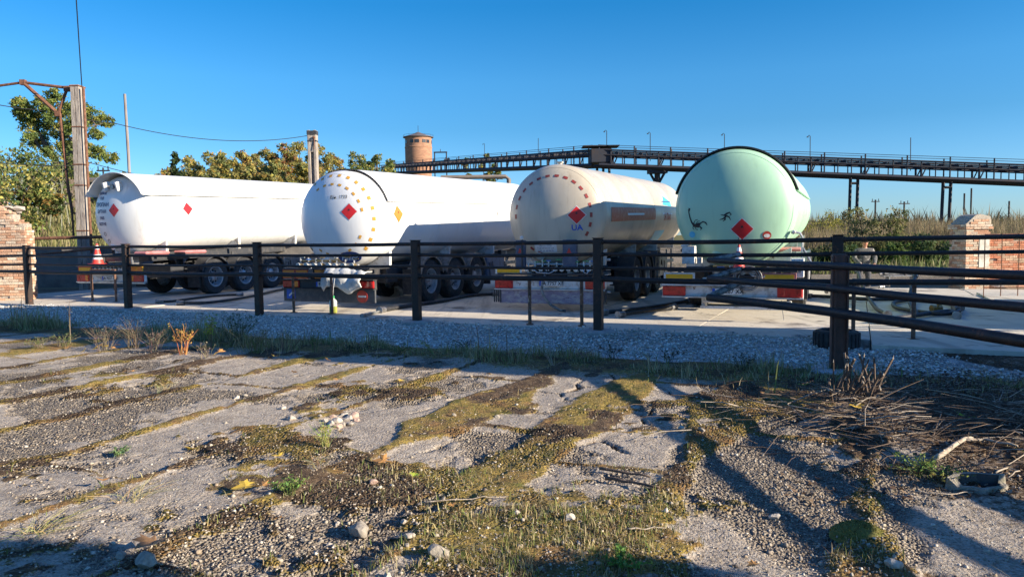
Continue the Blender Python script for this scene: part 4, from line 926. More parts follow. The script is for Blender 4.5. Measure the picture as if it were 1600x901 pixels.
# straw lying on the ground
x, y = scatter_pts(20000, y1=11); s_ = slabfields(x, y); k = rng.random(len(x)) < (.12 + .7 * s_['moss'] * (fbm(x / .5, y / .5, 99) > .5)) * (s_['D'] < -1.8)
x, y = x[k], y[k]; a = rng.uniform(0, 6.283, len(x)); l = rng.uniform(.03, .13, len(x)); z = fine_h(x, y) + .006
P0_ = np.stack([x, y, z], 1); dv = np.stack([np.cos(a) * l, np.sin(a) * l, rng.uniform(-.002, .025, len(x))], 1); pv = np.stack([-np.sin(a), np.cos(a), np.zeros(len(x))], 1) * .0016
V = np.stack([P0_ - pv, P0_ + pv, P0_ + dv], 1).reshape(-1, 3)
o = np_mesh('straw', V, np.arange(len(V)).reshape(-1, 3), M['grassv'], pick([(.48, .40, .25), (.36, .27, .15), (.25, .17, .09)], len(x))); o['kind'] = 'stuff'; tag(o, 'dry straw litter strewn over moss and paving', 'straw')
# leaf litter and dark debris below the bank and on the right
x = rng.uniform(1.8, 7.5, 16000); y = rng.uniform(4.6, 9.4, 16000); k = rng.random(16000) < sm(2.4, 4.6, x - .35 * (y - 7) + 1.2 * (fbm(x, y, 101) - .5)) * .8 * (DE(x, y)[0] < -1.1)
x, y = x[k], y[k]; n = len(x); z = fine_h(x, y) + .004 + rng.random(n) * .015; a = rng.uniform(0, 6.283, n); l = rng.uniform(.010, .032, n)
c_, s1 = np.cos(a) * l, np.sin(a) * l; zt = rng.uniform(-.012, .014, (4, n))
V = np.stack([np.stack([x + c_, y + s1, z + zt[0]], 1), np.stack([x - s1 * .6, y + c_ * .6, z + zt[1]], 1), np.stack([x - c_, y - s1, z + zt[2]], 1), np.stack([x + s1 * .6, y - c_ * .6, z + zt[3]], 1)], 1).reshape(-1, 3)
o = np_mesh('leaf_litter', V, np.arange(len(V)).reshape(-1, 4), M['fallen'], pick([(.13, .08, .05), (.20, .13, .08), (.08, .055, .04), (.28, .19, .11), (.30, .25, .18)], n)); o['kind'] = 'stuff'; tag(o, 'crumbled brown leaf litter in the shade beside the corner post', 'litter')

# ------------------------------------------------------------------ stones, fallen leaves, sticks
def rock(r, sc):
    bm = bmesh.new(); bmesh.ops.create_icosphere(bm, subdivisions=3, radius=r); pl = [(Vector((random.gauss(0, 1), random.gauss(0, 1), random.gauss(0, 1))).normalized(), random.uniform(.52, .86) * r) for _ in range(13)]
    for v in bm.verts:
        for n_, d_ in pl:
            q_ = v.co.dot(n_)
            if q_ > d_: v.co -= n_ * (q_ - d_)
        v.co += Vector((random.gauss(0, 1), random.gauss(0, 1), random.gauss(0, 1))) * r * .012
        v.co = Vector((v.co.x * sc[0], v.co.y * sc[1], v.co.z * sc[2]))
    V_ = [tuple(v.co) for v in bm.verts]; F_ = [tuple(v.index for v in f.verts) for f in bm.faces]; bm.free(); return V_, F_
def stone(u, v, r, col, label, grp=None, flat=.65):
    p = G(u, v, -.06); z = zg(p.x, p.y); b = MB(); vs, fs = rock(r * 1.25, (1, random.uniform(.7, 1), flat)); b.add(vs, fs, 0, col)
    o = b.build('stone', M['stonev'], smooth='auto', loc=(p.x, p.y, z + r * flat * .5)); o.rotation_euler = (random.uniform(-.3, .3), random.uniform(-.3, .3), random.uniform(0, 6))
    return tag(o, label, 'stone', grp)
PALE = (.46, .40, .33); GREY = (.30, .26, .21); PINKS = (.42, .29, .23)
for u, v, r in ((508, 655, .035), (518, 660, .05), (528, 655, .055), (536, 661, .045), (545, 652, .055), (553, 647, .06), (548, 660, .04), (528, 664, .05), (558, 653, .04), (500, 650, .03), (520, 648, .04), (538, 645, .045)):
    stone(u, v, r * .8, random.choice((PALE, PALE, PINKS, GREY)), 'pale stone in the small heap on the paving left of centre', 'heap of pale stones on the paving')
for u, v, r, c, lab in ((455, 650, .05, PALE, 'white stone to the left of the small heap of stones'), (443, 633, .035, PALE, 'pale pebble sized stone beyond the white stone left of the heap'), (370, 616, .04, PALE, 'pale broken stone near the mossy strip, upper one of two side by side'),
        (383, 614, .035, GREY, 'grey stone beside the pale broken stone near the mossy strip'), (583, 749, .038, PINKS, 'pinkish flat stone on the mossy joint in the middle foreground'), (777, 650, .03, GREY, 'small grey stone on the wide slab near the centre'),
        (709, 649, .028, GREY, 'small dark grey stone on the centre slab beside the moss line'), (1065, 664, .04, PALE, 'pale stone lying among dry leaves between two barrier shadows'), (1096, 670, .035, GREY, 'small grey stone just right of the pale stone among dry leaves'),
        (890, 812, .04, PALE, 'pale stone in the grass left of the rough aggregate patch'), (808, 800, .03, PALE, 'small pale stone in thin grass below centre'), (190, 869, .04, GREY, 'grey stone in the big shadow at lower left'), (230, 880, .07, GREY, 'large rounded stone in the shadow at lower left under a brown leaf'),
        (560, 820, .085, GREY, 'broad pale lump of broken concrete in the foreground grass'), (685, 866, .07, GREY, 'flat grey lump at the bottom edge among rubble'), (640, 838, .035, PALE, 'small pale stone between the broken concrete lump and the bottom edge'), (1395, 880, .05, PALE, 'pale stone on the lit slab at the lower right'), (1210, 796, .04, PALE, 'pale stone by the barrier shadow at right')):
    stone(u, v, r * .8, c, lab)
for k in range(46):
    u, v = random.uniform(420, 700), random.uniform(800, 900)
    if k < 30: stone(u, v, random.uniform(.010, .022), random.choice((PALE, GREY, GREY)), 'small crumb of broken concrete in the rubble patch at bottom centre', 'crumbs of broken concrete at bottom centre')
LEAF = [(0, -.55), (.06, -.12), (.30, -.30), (.24, -.10), (.50, -.02), (.34, .08), (.40, .30), (.20, .22), (.14, .34), (0, .56), (-.14, .34), (-.20, .22), (-.40, .30), (-.34, .08), (-.50, -.02), (-.24, -.10), (-.30, -.30), (-.06, -.12)]
def leaf(u, v, s, col, label, grp=None, tilt=.25, curl=.35, lift=0.):
    p = G(u, v, -.06); z = zg(p.x, p.y); b = MB(); s *= 1.15; vs = [(0, 0, 0)]
    for x, y in LEAF: vs.append((x * s, y * s, curl * s * (abs(x) ** 1.3) * .9 - .1 * s * abs(y) + random.uniform(-.03, .03) * s))
    fs = [(0, i, i % len(LEAF) + 1) for i in range(1, len(LEAF) + 1)]; b.add(vs, fs, 0, col)
    o = b.build('maple_leaf', M['fallen'], loc=(p.x, p.y, max(zg(p.x + a_, p.y + b2_) for a_ in (-.04, 0, .04) for b2_ in (-.04, 0, .04)) + .024 + s * .10 + lift)); o.rotation_euler = (random.uniform(-tilt, tilt), random.uniform(-tilt, tilt), random.uniform(0, 6.28))
    return tag(o, label, 'leaf', grp)
YE, OR, BR, LI = (.62, .42, .07), (.52, .27, .09), (.30, .17, .08), (.42, .50, .06)
for u, v, s, c, lab in ((303, 701, .15, YE, 'big bright yellow leaf on bare slab at left'), (598, 722, .14, OR, 'orange brown leaf on the moss strip near the centre'), (384, 769, .15, YE, 'golden leaf standing in the brown soil, left one of a pair'),
        (410, 764, .13, OR, 'orange leaf beside the golden leaf in brown soil'), (627, 599, .09, YE, 'small yellow leaf on the long centre slab'), (160, 758, .09, OR, 'small orange leaf on the slab at far left'), (649, 743, .08, LI, 'lime green leaf near the pinkish stone'),
        (205, 585, .09, OR, 'rusty leaf on the far strip at left'), (435, 720, .10, YE, 'narrow yellow leaf by the grass tuft left of centre'), (242, 862, .20, BR, 'large curled brown leaf lying on the rounded stone in shadow'), (1400, 661, .15, BR, 'brown leaf in the brushwood shade at right'),
        (1507, 650, .16, LI, 'yellow green leaf caught on brushwood at far right'), (1257, 606, .14, LI, 'lime leaf at the foot of the cut shrub'), (1336, 640, .14, YE, 'pale yellow leaf below the cut shrub'), (1247, 622, .11, BR, 'dull brown leaf left of the cut shrub'),
        (436, 809, .07, OR, 'small orange leaf above the rubble patch'), (706, 793, .05, OR, 'tiny orange leaf in thin grass right of the rubble'), (1178, 877, .07, OR, 'small rust coloured leaf at the bottom right of centre'), (430, 558, .11, YE, 'pale yellow leaf on the bank edge under green weeds'),
        (680, 617, .07, BR, 'thin brown leaf at the foot of the bank near centre'), (528, 600, .12, OR, 'pale orange leaf pair on the rough strip'), (1365, 745, .06, YE, 'tiny yellow leaf between the barrier shadows'), (1195, 620, .12, OR, 'tan leaf in the shade left of the cut shrub')):
    leaf(u, v, s, c, lab)
for u, v in ((108, 545), (152, 538), (160, 542), (166, 548), (178, 549), (131, 552), (150, 546), (185, 545), (338, 560), (345, 556), (240, 541), (460, 585), (512, 566)):
    leaf(u, v, random.uniform(.08, .12), random.choice((YE, OR, YE)), 'yellow leaf lying in the bank grass at the left', 'yellow leaves in the bank grass', tilt=.7, lift=.02)
def stick(pts, r, label, m='twig', grp=None, name='stick', lift=.012):
    P = [G(u, v, -.06) for u, v in pts]; o0 = P[0]; z0 = zg(o0.x, o0.y)
    q = [Vector((p.x - o0.x, p.y - o0.y, zg(p.x, p.y) - z0 + lift + r)) for p in P]; N = []
    for a, c in zip(q[:-1], q[1:]):
        for k in range(4): N.append(a.lerp(c, k / 4) + Vector((random.uniform(-.006, .006), random.uniform(-.006, .006), random.uniform(0, .012))))
    N.append(q[-1]); b = MB(); b.tube(N, [r * (1 - .5 * i / len(N)) for i in range(len(N))], 6)
    o = b.build(name, M[m], smooth=True, loc=(o0.x, o0.y, z0)); return tag(o, label, 'stick', grp)
stick([(938, 732), (975, 738), (1017, 745)], .012, 'dark stick on moss, upper one of two below centre'); stick([(945, 746), (985, 754), (1030, 766)], .013, 'dark stick on moss, lower one of two below centre')
stick([(1293, 671), (1345, 690), (1395, 717)], .010, 'long dark stick on dry ground before the brushwood', ); stick([(1460, 715), (1505, 690), (1520, 686)], .022, 'thick bleached stick at the edge of the brushwood', 'bleached')
stick([(1505, 690), (1540, 688), (1590, 702)], .014, 'forked bleached twig right of the thick bleached stick', 'bleached'); stick([(1150, 690), (1190, 692), (1225, 698)], .007, 'thin straight twig across the moss right of centre')
stick([(1308, 832), (1318, 806)], .006, 'small upright bleached twig in the round moss cushion', 'bleached', lift=.03); stick([(980, 832), (1010, 829), (1040, 826)], .005, 'pale thin twig on the aggregate patch', 'bleached')
stick([(660, 780), (720, 777), (790, 772)], .005, 'long dry stem lying across the grass at centre', 'bleached'); stick([(1430, 762), (1470, 766), (1520, 763)], .006, 'thin dry stem before the dark hollow', 'bleached')
stick([(1555, 735), (1575, 728), (1592, 735), (1575, 741)], .007, 'looped dry vine at the far right', 'bleached')
# moss cushion and the dark hollow in the paving
p = G(1340, 826, -.06); b = MB(); mz = zg(p.x, p.y); pr_ = [(.001, .062)] + [(.15 * t_, .062 * (1 - t_ ** 2.2) - .004) for t_ in np.linspace(.08, 1.0, 14)] + [(.155, -.03)]; b.lathe(pr_, 40, col=(.14, .13, .035))
b.v = [(x + random.gauss(0, .002), y * .8 + random.gauss(0, .002), z_ + .012 * (float(fbm(np.array(x * 30 + 9), np.array(y * 30), 140)) - .5) + random.gauss(0, .0015)) for x, y, z_ in b.v]
mc = empty('moss_cushion', (p.x, p.y, mz), 0, 'round golden green moss cushion between the barrier shadows', 'moss'); b.build('cushion', M['stonev'], mc, smooth=True)
a_ = rng.uniform(0, 6.283, 2200); q_ = .15 * np.sqrt(rng.random(2200)); bx, by = np.cos(a_) * q_, np.sin(a_) * q_ * .8; hb_ = rng.uniform(.006, .016, 2200)
o = blades('moss_shoots', bx, by, hb_, hb_ * .18, pick([(.24, .22, .05), (.17, .19, .04), (.32, .25, .07), (.12, .10, .03)], 2200), .7, z=.062 * (1 - (q_ / .15) ** 2.2) - .004); o.parent = mc
p = G(1530, 752, -.06); z = zg(p.x, p.y); b = MB(); nn = 14
outer = [(.20 * math.cos(a) * random.uniform(.72, 1.15), .13 * math.sin(a) * random.uniform(.72, 1.15)) for a in np.linspace(0, 6.283, nn, endpoint=False)]
vs = [(x * 1.05, y * 1.05, -.05) for x, y in outer] + [(x * .95, y * .95, .035 + (.05 if y > 0 else 0.0) + random.uniform(-.008, .008)) for x, y in outer] + [(x * .72, y * .68, .04 + (.045 if y > 0 else 0)) for x, y in outer] + [(x * .6, y * .55, -.04) for x, y in outer] + [(0, 0, -.045)]
fs = []
for r_ in range(3):
    for k in range(nn): fs.append((r_ * nn + k, r_ * nn + (k + 1) % nn, (r_ + 1) * nn + (k + 1) % nn, (r_ + 1) * nn + k))
fs += [(3 * nn + k, 3 * nn + (k + 1) % nn, 4 * nn) for k in range(nn)]
b.add(vs, fs[:2 * nn], 0); b.add(vs, fs[2 * nn:], 1); o = b.build('broken_drain', [mat('drain_collar', (.34, .29, .24), .95, c2=(.20, .18, .12), scale=14, bump=.8), M['chassis']], loc=(p.x, p.y, z - .005)); tag(o, 'broken concrete drain collar with dark hollow at the far right', 'drain')
# ------------------------------------------------------------------ plants
def plant(u, v, h, spread, n, cs, cl, nleaf, label, grp=None, name='weed', zb=-.08, leafsize=.02, lean=(0, 0), thick=.0028, top=True, spiky=False):
    p = G(u, v, zb); z = zg(p.x, p.y); root = empty(name, (p.x, p.y, z), 0, label, 'plant', grp); b = MB(); L = []; LC = []
    for k in range(n):
        a = random.uniform(0, 6.283); hh = h * random.uniform(.55, 1.05); sp = spread * random.uniform(.2, 1); bx, by = random.uniform(-.25, .25) * spread, random.uniform(-.25, .25) * spread
        e = Vector((bx + math.cos(a) * sp + lean[0] * hh, by + math.sin(a) * sp + lean[1] * hh, hh)); m_ = Vector((bx, by, 0)).lerp(e, .5) + Vector((-math.cos(a) * sp * .15, -math.sin(a) * sp * .15, .05 * hh))
        pts = [Vector((bx, by, -.02)), m_, e]; b.tube(pts, [thick, thick * .8, thick * .35], 4, col=tuple(c * random.uniform(.8, 1.2) for c in random.choice(cs)))
        for q in range(2 if not spiky else 0):
            t_ = random.uniform(.35, .85); s0 = pts[0].lerp(m_, t_ * 2) if t_ < .5 else m_.lerp(e, t_ * 2 - 1); bb = s0 + Vector((random.uniform(-1, 1), random.uniform(-1, 1), random.uniform(.4, 1.2))) * h * .16
            b.tube([s0, bb], [thick * .5, thick * .25], 3, col=random.choice(cs)); L.append(bb)
        for q in range(int(nleaf / n)):
            t_ = random.uniform(.25, 1) if not top else random.uniform(.6, 1.02); L.append((pts[0].lerp(m_, t_ * 2) if t_ < .5 else m_.lerp(e, t_ * 2 - 1)) + Vector((random.gauss(0, 1), random.gauss(0, 1), random.gauss(0, 1))) * h * .035)
    b.build('stems', M['grassv'], root)
    if nleaf:
        lb = MB()
        for c in L:
            s = leafsize * random.uniform(.5, 1.3); d1 = Vector((random.gauss(0, 1), random.gauss(0, 1), random.gauss(0, .7))).normalized(); d2 = d1.cross(Vector((random.gauss(0, 1), random.gauss(0, 1), random.gauss(0, 1)))).normalized()
            lb.add([c - d1 * s, c + d2 * s * .4, c + d1 * s, c - d2 * s * .4], [(0, 1, 2, 3)], 0, tuple(q * random.uniform(.75, 1.25) for q in random.choice(cl)))
        lb.build('leaves', M['grassv'], root)
    return root
DRY = [(.26, .20, .14), (.34, .27, .18), (.18, .13, .09)]; ORG = [(.42, .17, .06), (.50, .24, .09), (.30, .13, .06)]; GRN = [(.12, .15, .05), (.16, .17, .06)]; DK = [(.06, .055, .035), (.10, .08, .05)]
plant(288, 556, .46, .22, 16, ORG, [(.50, .30, .06), (.42, .25, .06)], 130, 'bushy weed with orange stalks and golden seed heads on the bank', leafsize=.016, thick=.0055)
plant(165, 548, .42, .34, 44, DRY, DRY, 90, 'low grey brown dry bush on the bank, left part of the dry thicket', leafsize=.012); plant(210, 546, .48, .34, 52, DRY, DRY, 90, 'taller grey brown dry bush with fine bent stems on the bank', leafsize=.012)
plant(240, 552, .36, .28, 34, DRY, DRY, 50, 'small dry bush leaning right beside the orange stalked weed', leafsize=.012, lean=(.25, 0))
plant(332, 548, .50, .10, 9, GRN + DRY, [(.34, .40, .06), (.26, .34, .05)], 170, 'weed with a lime green leafy top behind the orange stalked one', leafsize=.022, thick=.004)
plant(372, 540, .52, .4, 40, GRN + DK, [(.08, .11, .04), (.12, .14, .05)], 240, 'dark green leafy weed under the fence second post', leafsize=.02)
plant(398, 552, .42, .36, 34, DRY + GRN, GRN, 90, 'thin mixed dry and green weed on the bank left of centre', leafsize=.016); plant(320, 562, .22, .25, 16, DRY, DRY, 40, 'short straw tussock below the lime topped weed', leafsize=.014)
plant(445, 552, .36, .14, 8, DRY, GRN, 60, 'lanky weed with spreading forks in the shade', leafsize=.016, thick=.004); plant(492, 552, .34, .10, 7, GRN + DRY, GRN, 60, 'upright greenish weed standing alone in the shaded bank', leafsize=.016, thick=.004)
plant(60, 548, .18, .30, 40, GRN + DRY, GRN, 120, 'green grass clump on the bank at the far left', leafsize=.015); plant(98, 545, .22, .3, 34, DRY + GRN, GRN, 100, 'mixed grass clump beside the tall dry stalk', leafsize=.014)
plant(111, 541, .70, .03, 2, DRY, DRY, 8, 'single tall dry stalk at the far left of the bank', leafsize=.012, thick=.006); plant(678, 556, .30, .10, 5, [(.30, .30, .12)], [(.34, .34, .12)], 40, 'pale green weed bent over to the left before the gravel', leafsize=.018, lean=(-.9, .1), thick=.004)
plant(727, 548, .22, .30, 22, DK, DK, 30, 'dark spiky weed sprawling on the gravel edge', spiky=True, thick=.004); plant(868, 572, .30, .22, 8, [(.42, .36, .26)], DRY, 0, 'few bleached bent stalks where the barrier shadows begin', lean=(-.5, .1), spiky=True, thick=.0035)
plant(905, 566, .22, .3, 12, DK + DRY, DRY, 30, 'thin dark stalks on the bank right of the bleached ones'); plant(960, 560, .26, .3, 14, DK, DK, 60, 'dark weed patch in the shade near the middle post'); plant(1160, 580, .26, .25, 14, DK, DK, 40, 'dark weed in the shade left of the corner post')
plant(1045, 566, .2, .3, 12, DK, DK, 40, 'low dark weed on the shaded bank between the posts'); plant(560, 552, .16, .3, 20, DK + GRN, DK, 80, 'low dark weed tuft in the shade below the gravel'); plant(620, 556, .14, .3, 20, DK + GRN, GRN, 80, 'low green tuft in the shade below the gravel')
plant(185, 708, .07, .10, 16, GRN, [(.15, .22, .10)], 140, 'small grey green rosette in the slab joint at left', leafsize=.018, thick=.002); plant(455, 772, .10, .16, 40, GRN, [(.16, .24, .06)], 160, 'bright green tuft growing from the joint near centre', leafsize=.014, thick=.002)
plant(510, 700, .20, .13, 34, [(.30, .33, .08), (.4, .35, .16)], [(.28, .34, .07)], 60, 'lime green and straw tuft on the moss strip left of centre', leafsize=.012, thick=.002); plant(495, 730, .12, .2, 34, [(.44, .37, .24), (.3, .24, .12)], DRY, 0, 'flattened straw tuft in front of the lime one', spiky=True, thick=.0018, lean=(.5, -.6))
plant(255, 612, .12, .2, 30, [(.45, .38, .22)], DRY, 0, 'tuft of pale straw on the strip at left', spiky=True, thick=.0018, lean=(.3, 0)); plant(60, 832, .08, .35, 44, [(.44, .38, .18), (.3, .3, .1)], GRN, 0, 'flattened straw at the edge of the big shadow, far left', spiky=True, thick=.0018, lean=(1.0, .4))
plant(200, 782, .10, .28, 36, [(.48, .40, .20)], GRN, 0, 'curly pale straw tuft beside the brown soil patch', spiky=True, thick=.0018, lean=(.8, .2)); plant(975, 888, .06, .13, 20, GRN, [(.12, .24, .05), (.18, .30, .07)], 260, 'bright green clover like plant at the bottom edge', leafsize=.016, thick=.0018)
plant(1440, 738, .10, .25, 40, GRN, [(.18, .24, .06)], 220, 'green tuft on moss left of the broken drain', leafsize=.014, thick=.002); plant(1470, 745, .08, .22, 26, GRN + DRY, [(.24, .24, .06)], 160, 'yellowish tuft touching the broken drain collar', leafsize=.012, thick=.002)
# cut shrub: a clump of broken thick stems at the foot of the corner post
p = G(1325, 628, -.08); z = zg(p.x, p.y); cs = empty('cut_shrub', (p.x, p.y, z), 0, 'clump of broken cut stems at the foot of the rusty corner post', 'shrub'); b = MB(); bt = MB()
for k in range(34):
    a = random.uniform(0, 6.283); hh = random.uniform(.16, .46); sp = random.uniform(.03, .30); r_ = random.uniform(.006, .016); bx, by = random.gauss(0, .12), random.gauss(0, .10)
    e = Vector((bx + math.cos(a) * sp, by + math.sin(a) * sp, hh)); b.tube([(bx, by, -.03), Vector((bx, by, 0)).lerp(e, .5) + Vector((0, 0, .03)), e], [r_, r_ * .95, r_ * .85], 6)
    b.tube([e, e + Vector((random.uniform(-.02, .02), random.uniform(-.02, .02), random.uniform(.01, .05)))], [r_ * .85, .001], 5, m=1)
b.build('stems', [M['twig'], M['bleached']], cs)
for k in range(40):
    a = random.uniform(0, 6.283); e = Vector((math.cos(a), math.sin(a) * .8, random.uniform(.1, .5))) * random.uniform(.2, .5); bt.tube([(random.gauss(0, .1), random.gauss(0, .1), .0), e * .5 + Vector((0, 0, .07)), e], [.004, .003, .0015], 4, m=random.choice((0, 0, 0, 1)))
bt.build('twigs', [M['twig'], M['bleached']], cs)
bp = MB(); c0 = G(1490, 672, -.08); z0 = zg(c0.x, c0.y)
for k in range(700):
    a = random.gauss(.05, .6) + (math.pi if random.random() < .5 else 0); l = random.uniform(.12, .75); cx, cy = random.gauss(-.05, .85), random.gauss(.30, .45); r_ = random.choice((.002, .003, .004, .006))
    cz = zg(c0.x + cx, c0.y + cy) - z0 + abs(random.gauss(0, .05)) + .01; d3 = Vector((math.cos(a), math.sin(a), random.uniform(-.15, .25))) * l
    bp.tube([(cx, cy, cz), Vector((cx, cy, cz + .02)) + d3 * .5 + Vector((random.uniform(-.03, .03), random.uniform(-.03, .03), 0)), Vector((cx, cy, cz)) + d3], [r_, r_ * .8, r_ * .4], 4, m=random.choice((0, 0, 0, 1)))
o = bp.build('brushwood', [M['twig'], M['bleached']], loc=(c0.x, c0.y, z0)); o['kind'] = 'stuff'; tag(o, 'heap of dry twigs and brushwood at the right edge', 'brushwood')
# ------------------------------------------------------------------ trees
def crown_quads(C, Rr, n, size, pal, jit=.2):
    C = np.array(C, float); Rr = np.array(Rr, float); w = Rr ** 2; w = w / w.sum(); ci = rng.choice(len(C), n, p=w)
    # leaves gather in sprays inside every clump, so gaps stay open
    sub = rng.normal(size=(len(C), 30, 3)); sub /= np.linalg.norm(sub, axis=2)[..., None]; sub *= rng.uniform(.45, 1.05, (len(C), 30, 1)); si = rng.integers(0, 30, n)
    P = C[ci] + (sub[ci, si] + rng.normal(size=(n, 3)) * .17) * Rr[ci][:, None] * np.array([1, 1, .82])
    d1 = rng.normal(size=(n, 3)); d1 /= np.linalg.norm(d1, axis=1)[:, None]; d2 = np.cross(d1, rng.normal(size=(n, 3))); d2 /= np.linalg.norm(d2, axis=1)[:, None]
    s = (size * rng.uniform(.6, 1.3, n))[:, None]
    V = np.stack([P - d1 * s, P + d2 * s * .55, P + d1 * s, P - d2 * s * .55], 1).reshape(-1, 3)
    pal = np.array(pal); tone = rng.integers(0, len(pal), (len(C), 30))[ci, si]; col = pal[tone] * (1 + jit * rng.normal(size=(n, 1)))
    return V, np.arange(4 * n).reshape(-1, 4), np.clip(col, .01, .9)
def tree(pos, trunk, limbs, clumps, radii, n, size, pal, label, cat='tree', name='broadleaf_tree', grp=None, extra=0):
    root = empty(name, pos, 0, label, cat, grp); b = MB()
    b.tube([p for p, r in trunk], [r for p, r in trunk], 9)
    for pts, r0, r1 in limbs: b.tube(pts, [r0 + (r1 - r0) * i / (len(pts) - 1) for i in range(len(pts))], 6)
    top = Vector(trunk[-1][0])
    for c, rr in zip(clumps, radii):
        c = Vector(c); base = top if not limbs else min([Vector(l[0][-1]) for l in limbs] + [top], key=lambda q: (q - c).length)
        b.tube([base, base.lerp(c, .5) + Vector((0, 0, -.1 * rr)), c], [rr * .07, rr * .05, rr * .02], 5)
        for q in range(5 + extra):
            e = c + Vector((random.gauss(0, 1), random.gauss(0, 1), random.gauss(.3, .8))).normalized() * rr * random.uniform(.7, 1.15); b.tube([c.lerp(base, .15), c.lerp(e, .5), e], [rr * .022, rr * .015, rr * .006], 4)
    b.build('trunk', M['bark'], root, smooth=True)
    V, F, c = crown_quads(clumps, radii, n, size, pal); np_mesh('crown', V, F, M['leafv'], c, parent=root); return root
OLV = [(.13, .18, .05), (.10, .14, .04), (.18, .22, .06), (.26, .25, .07), (.08, .11, .03)]
OLV2 = [(.17, .23, .06), (.13, .18, .05), (.23, .27, .07), (.34, .32, .08), (.10, .14, .04)]
AUT = [(.42, .36, .09), (.36, .31, .09), (.24, .26, .09), (.42, .29, .08), (.30, .27, .12), (.18, .20, .07)]
AUT_ = [(.30, .24, .04), (.24, .19, .035), (.14, .14, .04), (.34, .22, .04), (.19, .15, .05), (.10, .11, .035)]
# the tall poplar like tree at left
p0 = WP(104, 331, 45.0); base = Vector((p0.x, 45, 3.0))
def LP(u, v, dy=0.0): q = WP(u, v, 45.0 + dy); return q - base
cl = [(38, 172, 18), (52, 196, 17), (30, 160, 11), (62, 222, 15), (78, 180, 17), (86, 150, 13), (92, 205, 16), (104, 172, 14), (76, 240, 11), (118, 196, 15), (140, 180, 16), (163, 190, 13), (150, 210, 10), (112, 240, 15), (134, 232, 12), (152, 240, 13), (172, 246, 10), (100, 228, 12), (66, 160, 12), (46, 214, 11), (126, 165, 10)]
tree(base, [((0, 0, -1), .62), (LP(103, 300), .52), (LP(106, 272), .40), (LP(108, 250), .28), (LP(112, 215), .14)],
     [([LP(105, 276), LP(92, 262), LP(82, 243), LP(70, 225), LP(58, 200)], .26, .07), ([LP(108, 252), LP(98, 225), LP(92, 190), LP(90, 160)], .17, .04), ([LP(108, 250), LP(128, 222), LP(150, 196)], .15, .04), ([LP(107, 262), LP(130, 248), LP(150, 240)], .12, .04), ([LP(82, 243), LP(64, 232), LP(46, 208)], .12, .04)],
     [LP(u, v, random.uniform(-1.6, 1.6)) for u, v, r in cl], [r * 45 / 1160 * 1.02 for u, v, r in cl], 25000, .07, OLV2, 'tall leaning broadleaf tree with forked trunk behind the concrete pole at left')
def simple_tree(x, y, z, h, w, n, size, pal, label, grp=None, nm_='broadleaf_tree', nc=9, low=.25, trunk=.22):
    cl = []; rr = []
    for k in range(nc):
        t_ = low + (1 - low) * (k + .5) / nc; rad = w * math.sin(math.pi * min(.97, .22 + .72 * (t_ - low) / (1 - low))) * .62; a = random.uniform(0, 6.283)
        cl.append((math.cos(a) * rad, math.sin(a) * rad, h * (t_ - .05))); rr.append(w * random.uniform(.34, .50) * (1.1 - .45 * t_))
    cl.append((0, 0, h * .55)); rr.append(w * .4)
    return tree((x, y, z), [((0, 0, -.6), trunk), ((random.uniform(-.2, .2), 0, h * .3), trunk * .8), ((random.uniform(-.4, .4), 0, h * .72), trunk * .3)], [], cl, rr, n, size, pal, label, name=nm_, grp=grp)
# tree line behind the leftmost trailers: (u centre, v top, distance, half width px)
line = [(262, 262, 70, 16), (300, 244, 72, 22), (330, 240, 78, 20), (352, 236, 70, 20), (376, 234, 74, 20), (400, 240, 80, 18), (418, 232, 70, 20), (443, 224, 68, 22), (466, 222, 70, 24), (497, 226, 72, 20), (518, 240, 78, 17), (345, 252, 62, 16), (425, 252, 60, 18), (380, 256, 60, 18), (475, 255, 60, 16)]
for u, v, y, hw in line:
    q = WP(u, v, y); zb = float(hfun(np.array([q.x]), np.array([y]))[0]); h = q.z - zb
    simple_tree(q.x, y, zb, h, hw * y / 1160 * 1.45, 6200, .11, [AUT, AUT, AUT + [(.3, .13, .05)]][random.randrange(3)], 'yellowing autumn tree in the row beyond the leftmost trailers', 'row of autumn trees beyond the trailers', nc=11)
q = WP(271, 234, 66); zb = float(hfun(np.array([q.x]), np.array([66.]))[0]); simple_tree(q.x, 66, zb, q.z - zb, 1.0, 3600, .13, [(.035, .06, .02), (.05, .08, .025), (.03, .045, .018)], 'narrow dark green tree at the left end of the autumn row', nm_='dark_tree', nc=12, low=.1)
for u, v, y, hw, lab in ((556, 238, 85, 22, 'olive green tree just right of the second concrete pole'), (588, 240, 88, 20, 'olive green tree between the poles and the brick water tower'), (612, 248, 92, 18, 'low olive tree touching the left side of the water tower'),
                         (728, 240, 215, 10, 'yellowing tree behind the conveyor gallery, left of two'), (757, 232, 210, 13, 'yellowing tree behind the conveyor gallery, right of two'), (775, 250, 205, 12, 'low tree below the conveyor gallery')):
    q = WP(u, v, y); zb = float(hfun(np.array([q.x]), np.array([float(y)]))[0]); simple_tree(q.x, y, zb, q.z - zb, hw * y / 1160 * 1.3, 4800, .115 * y / 80, OLV + AUT[:2], lab, nc=11)
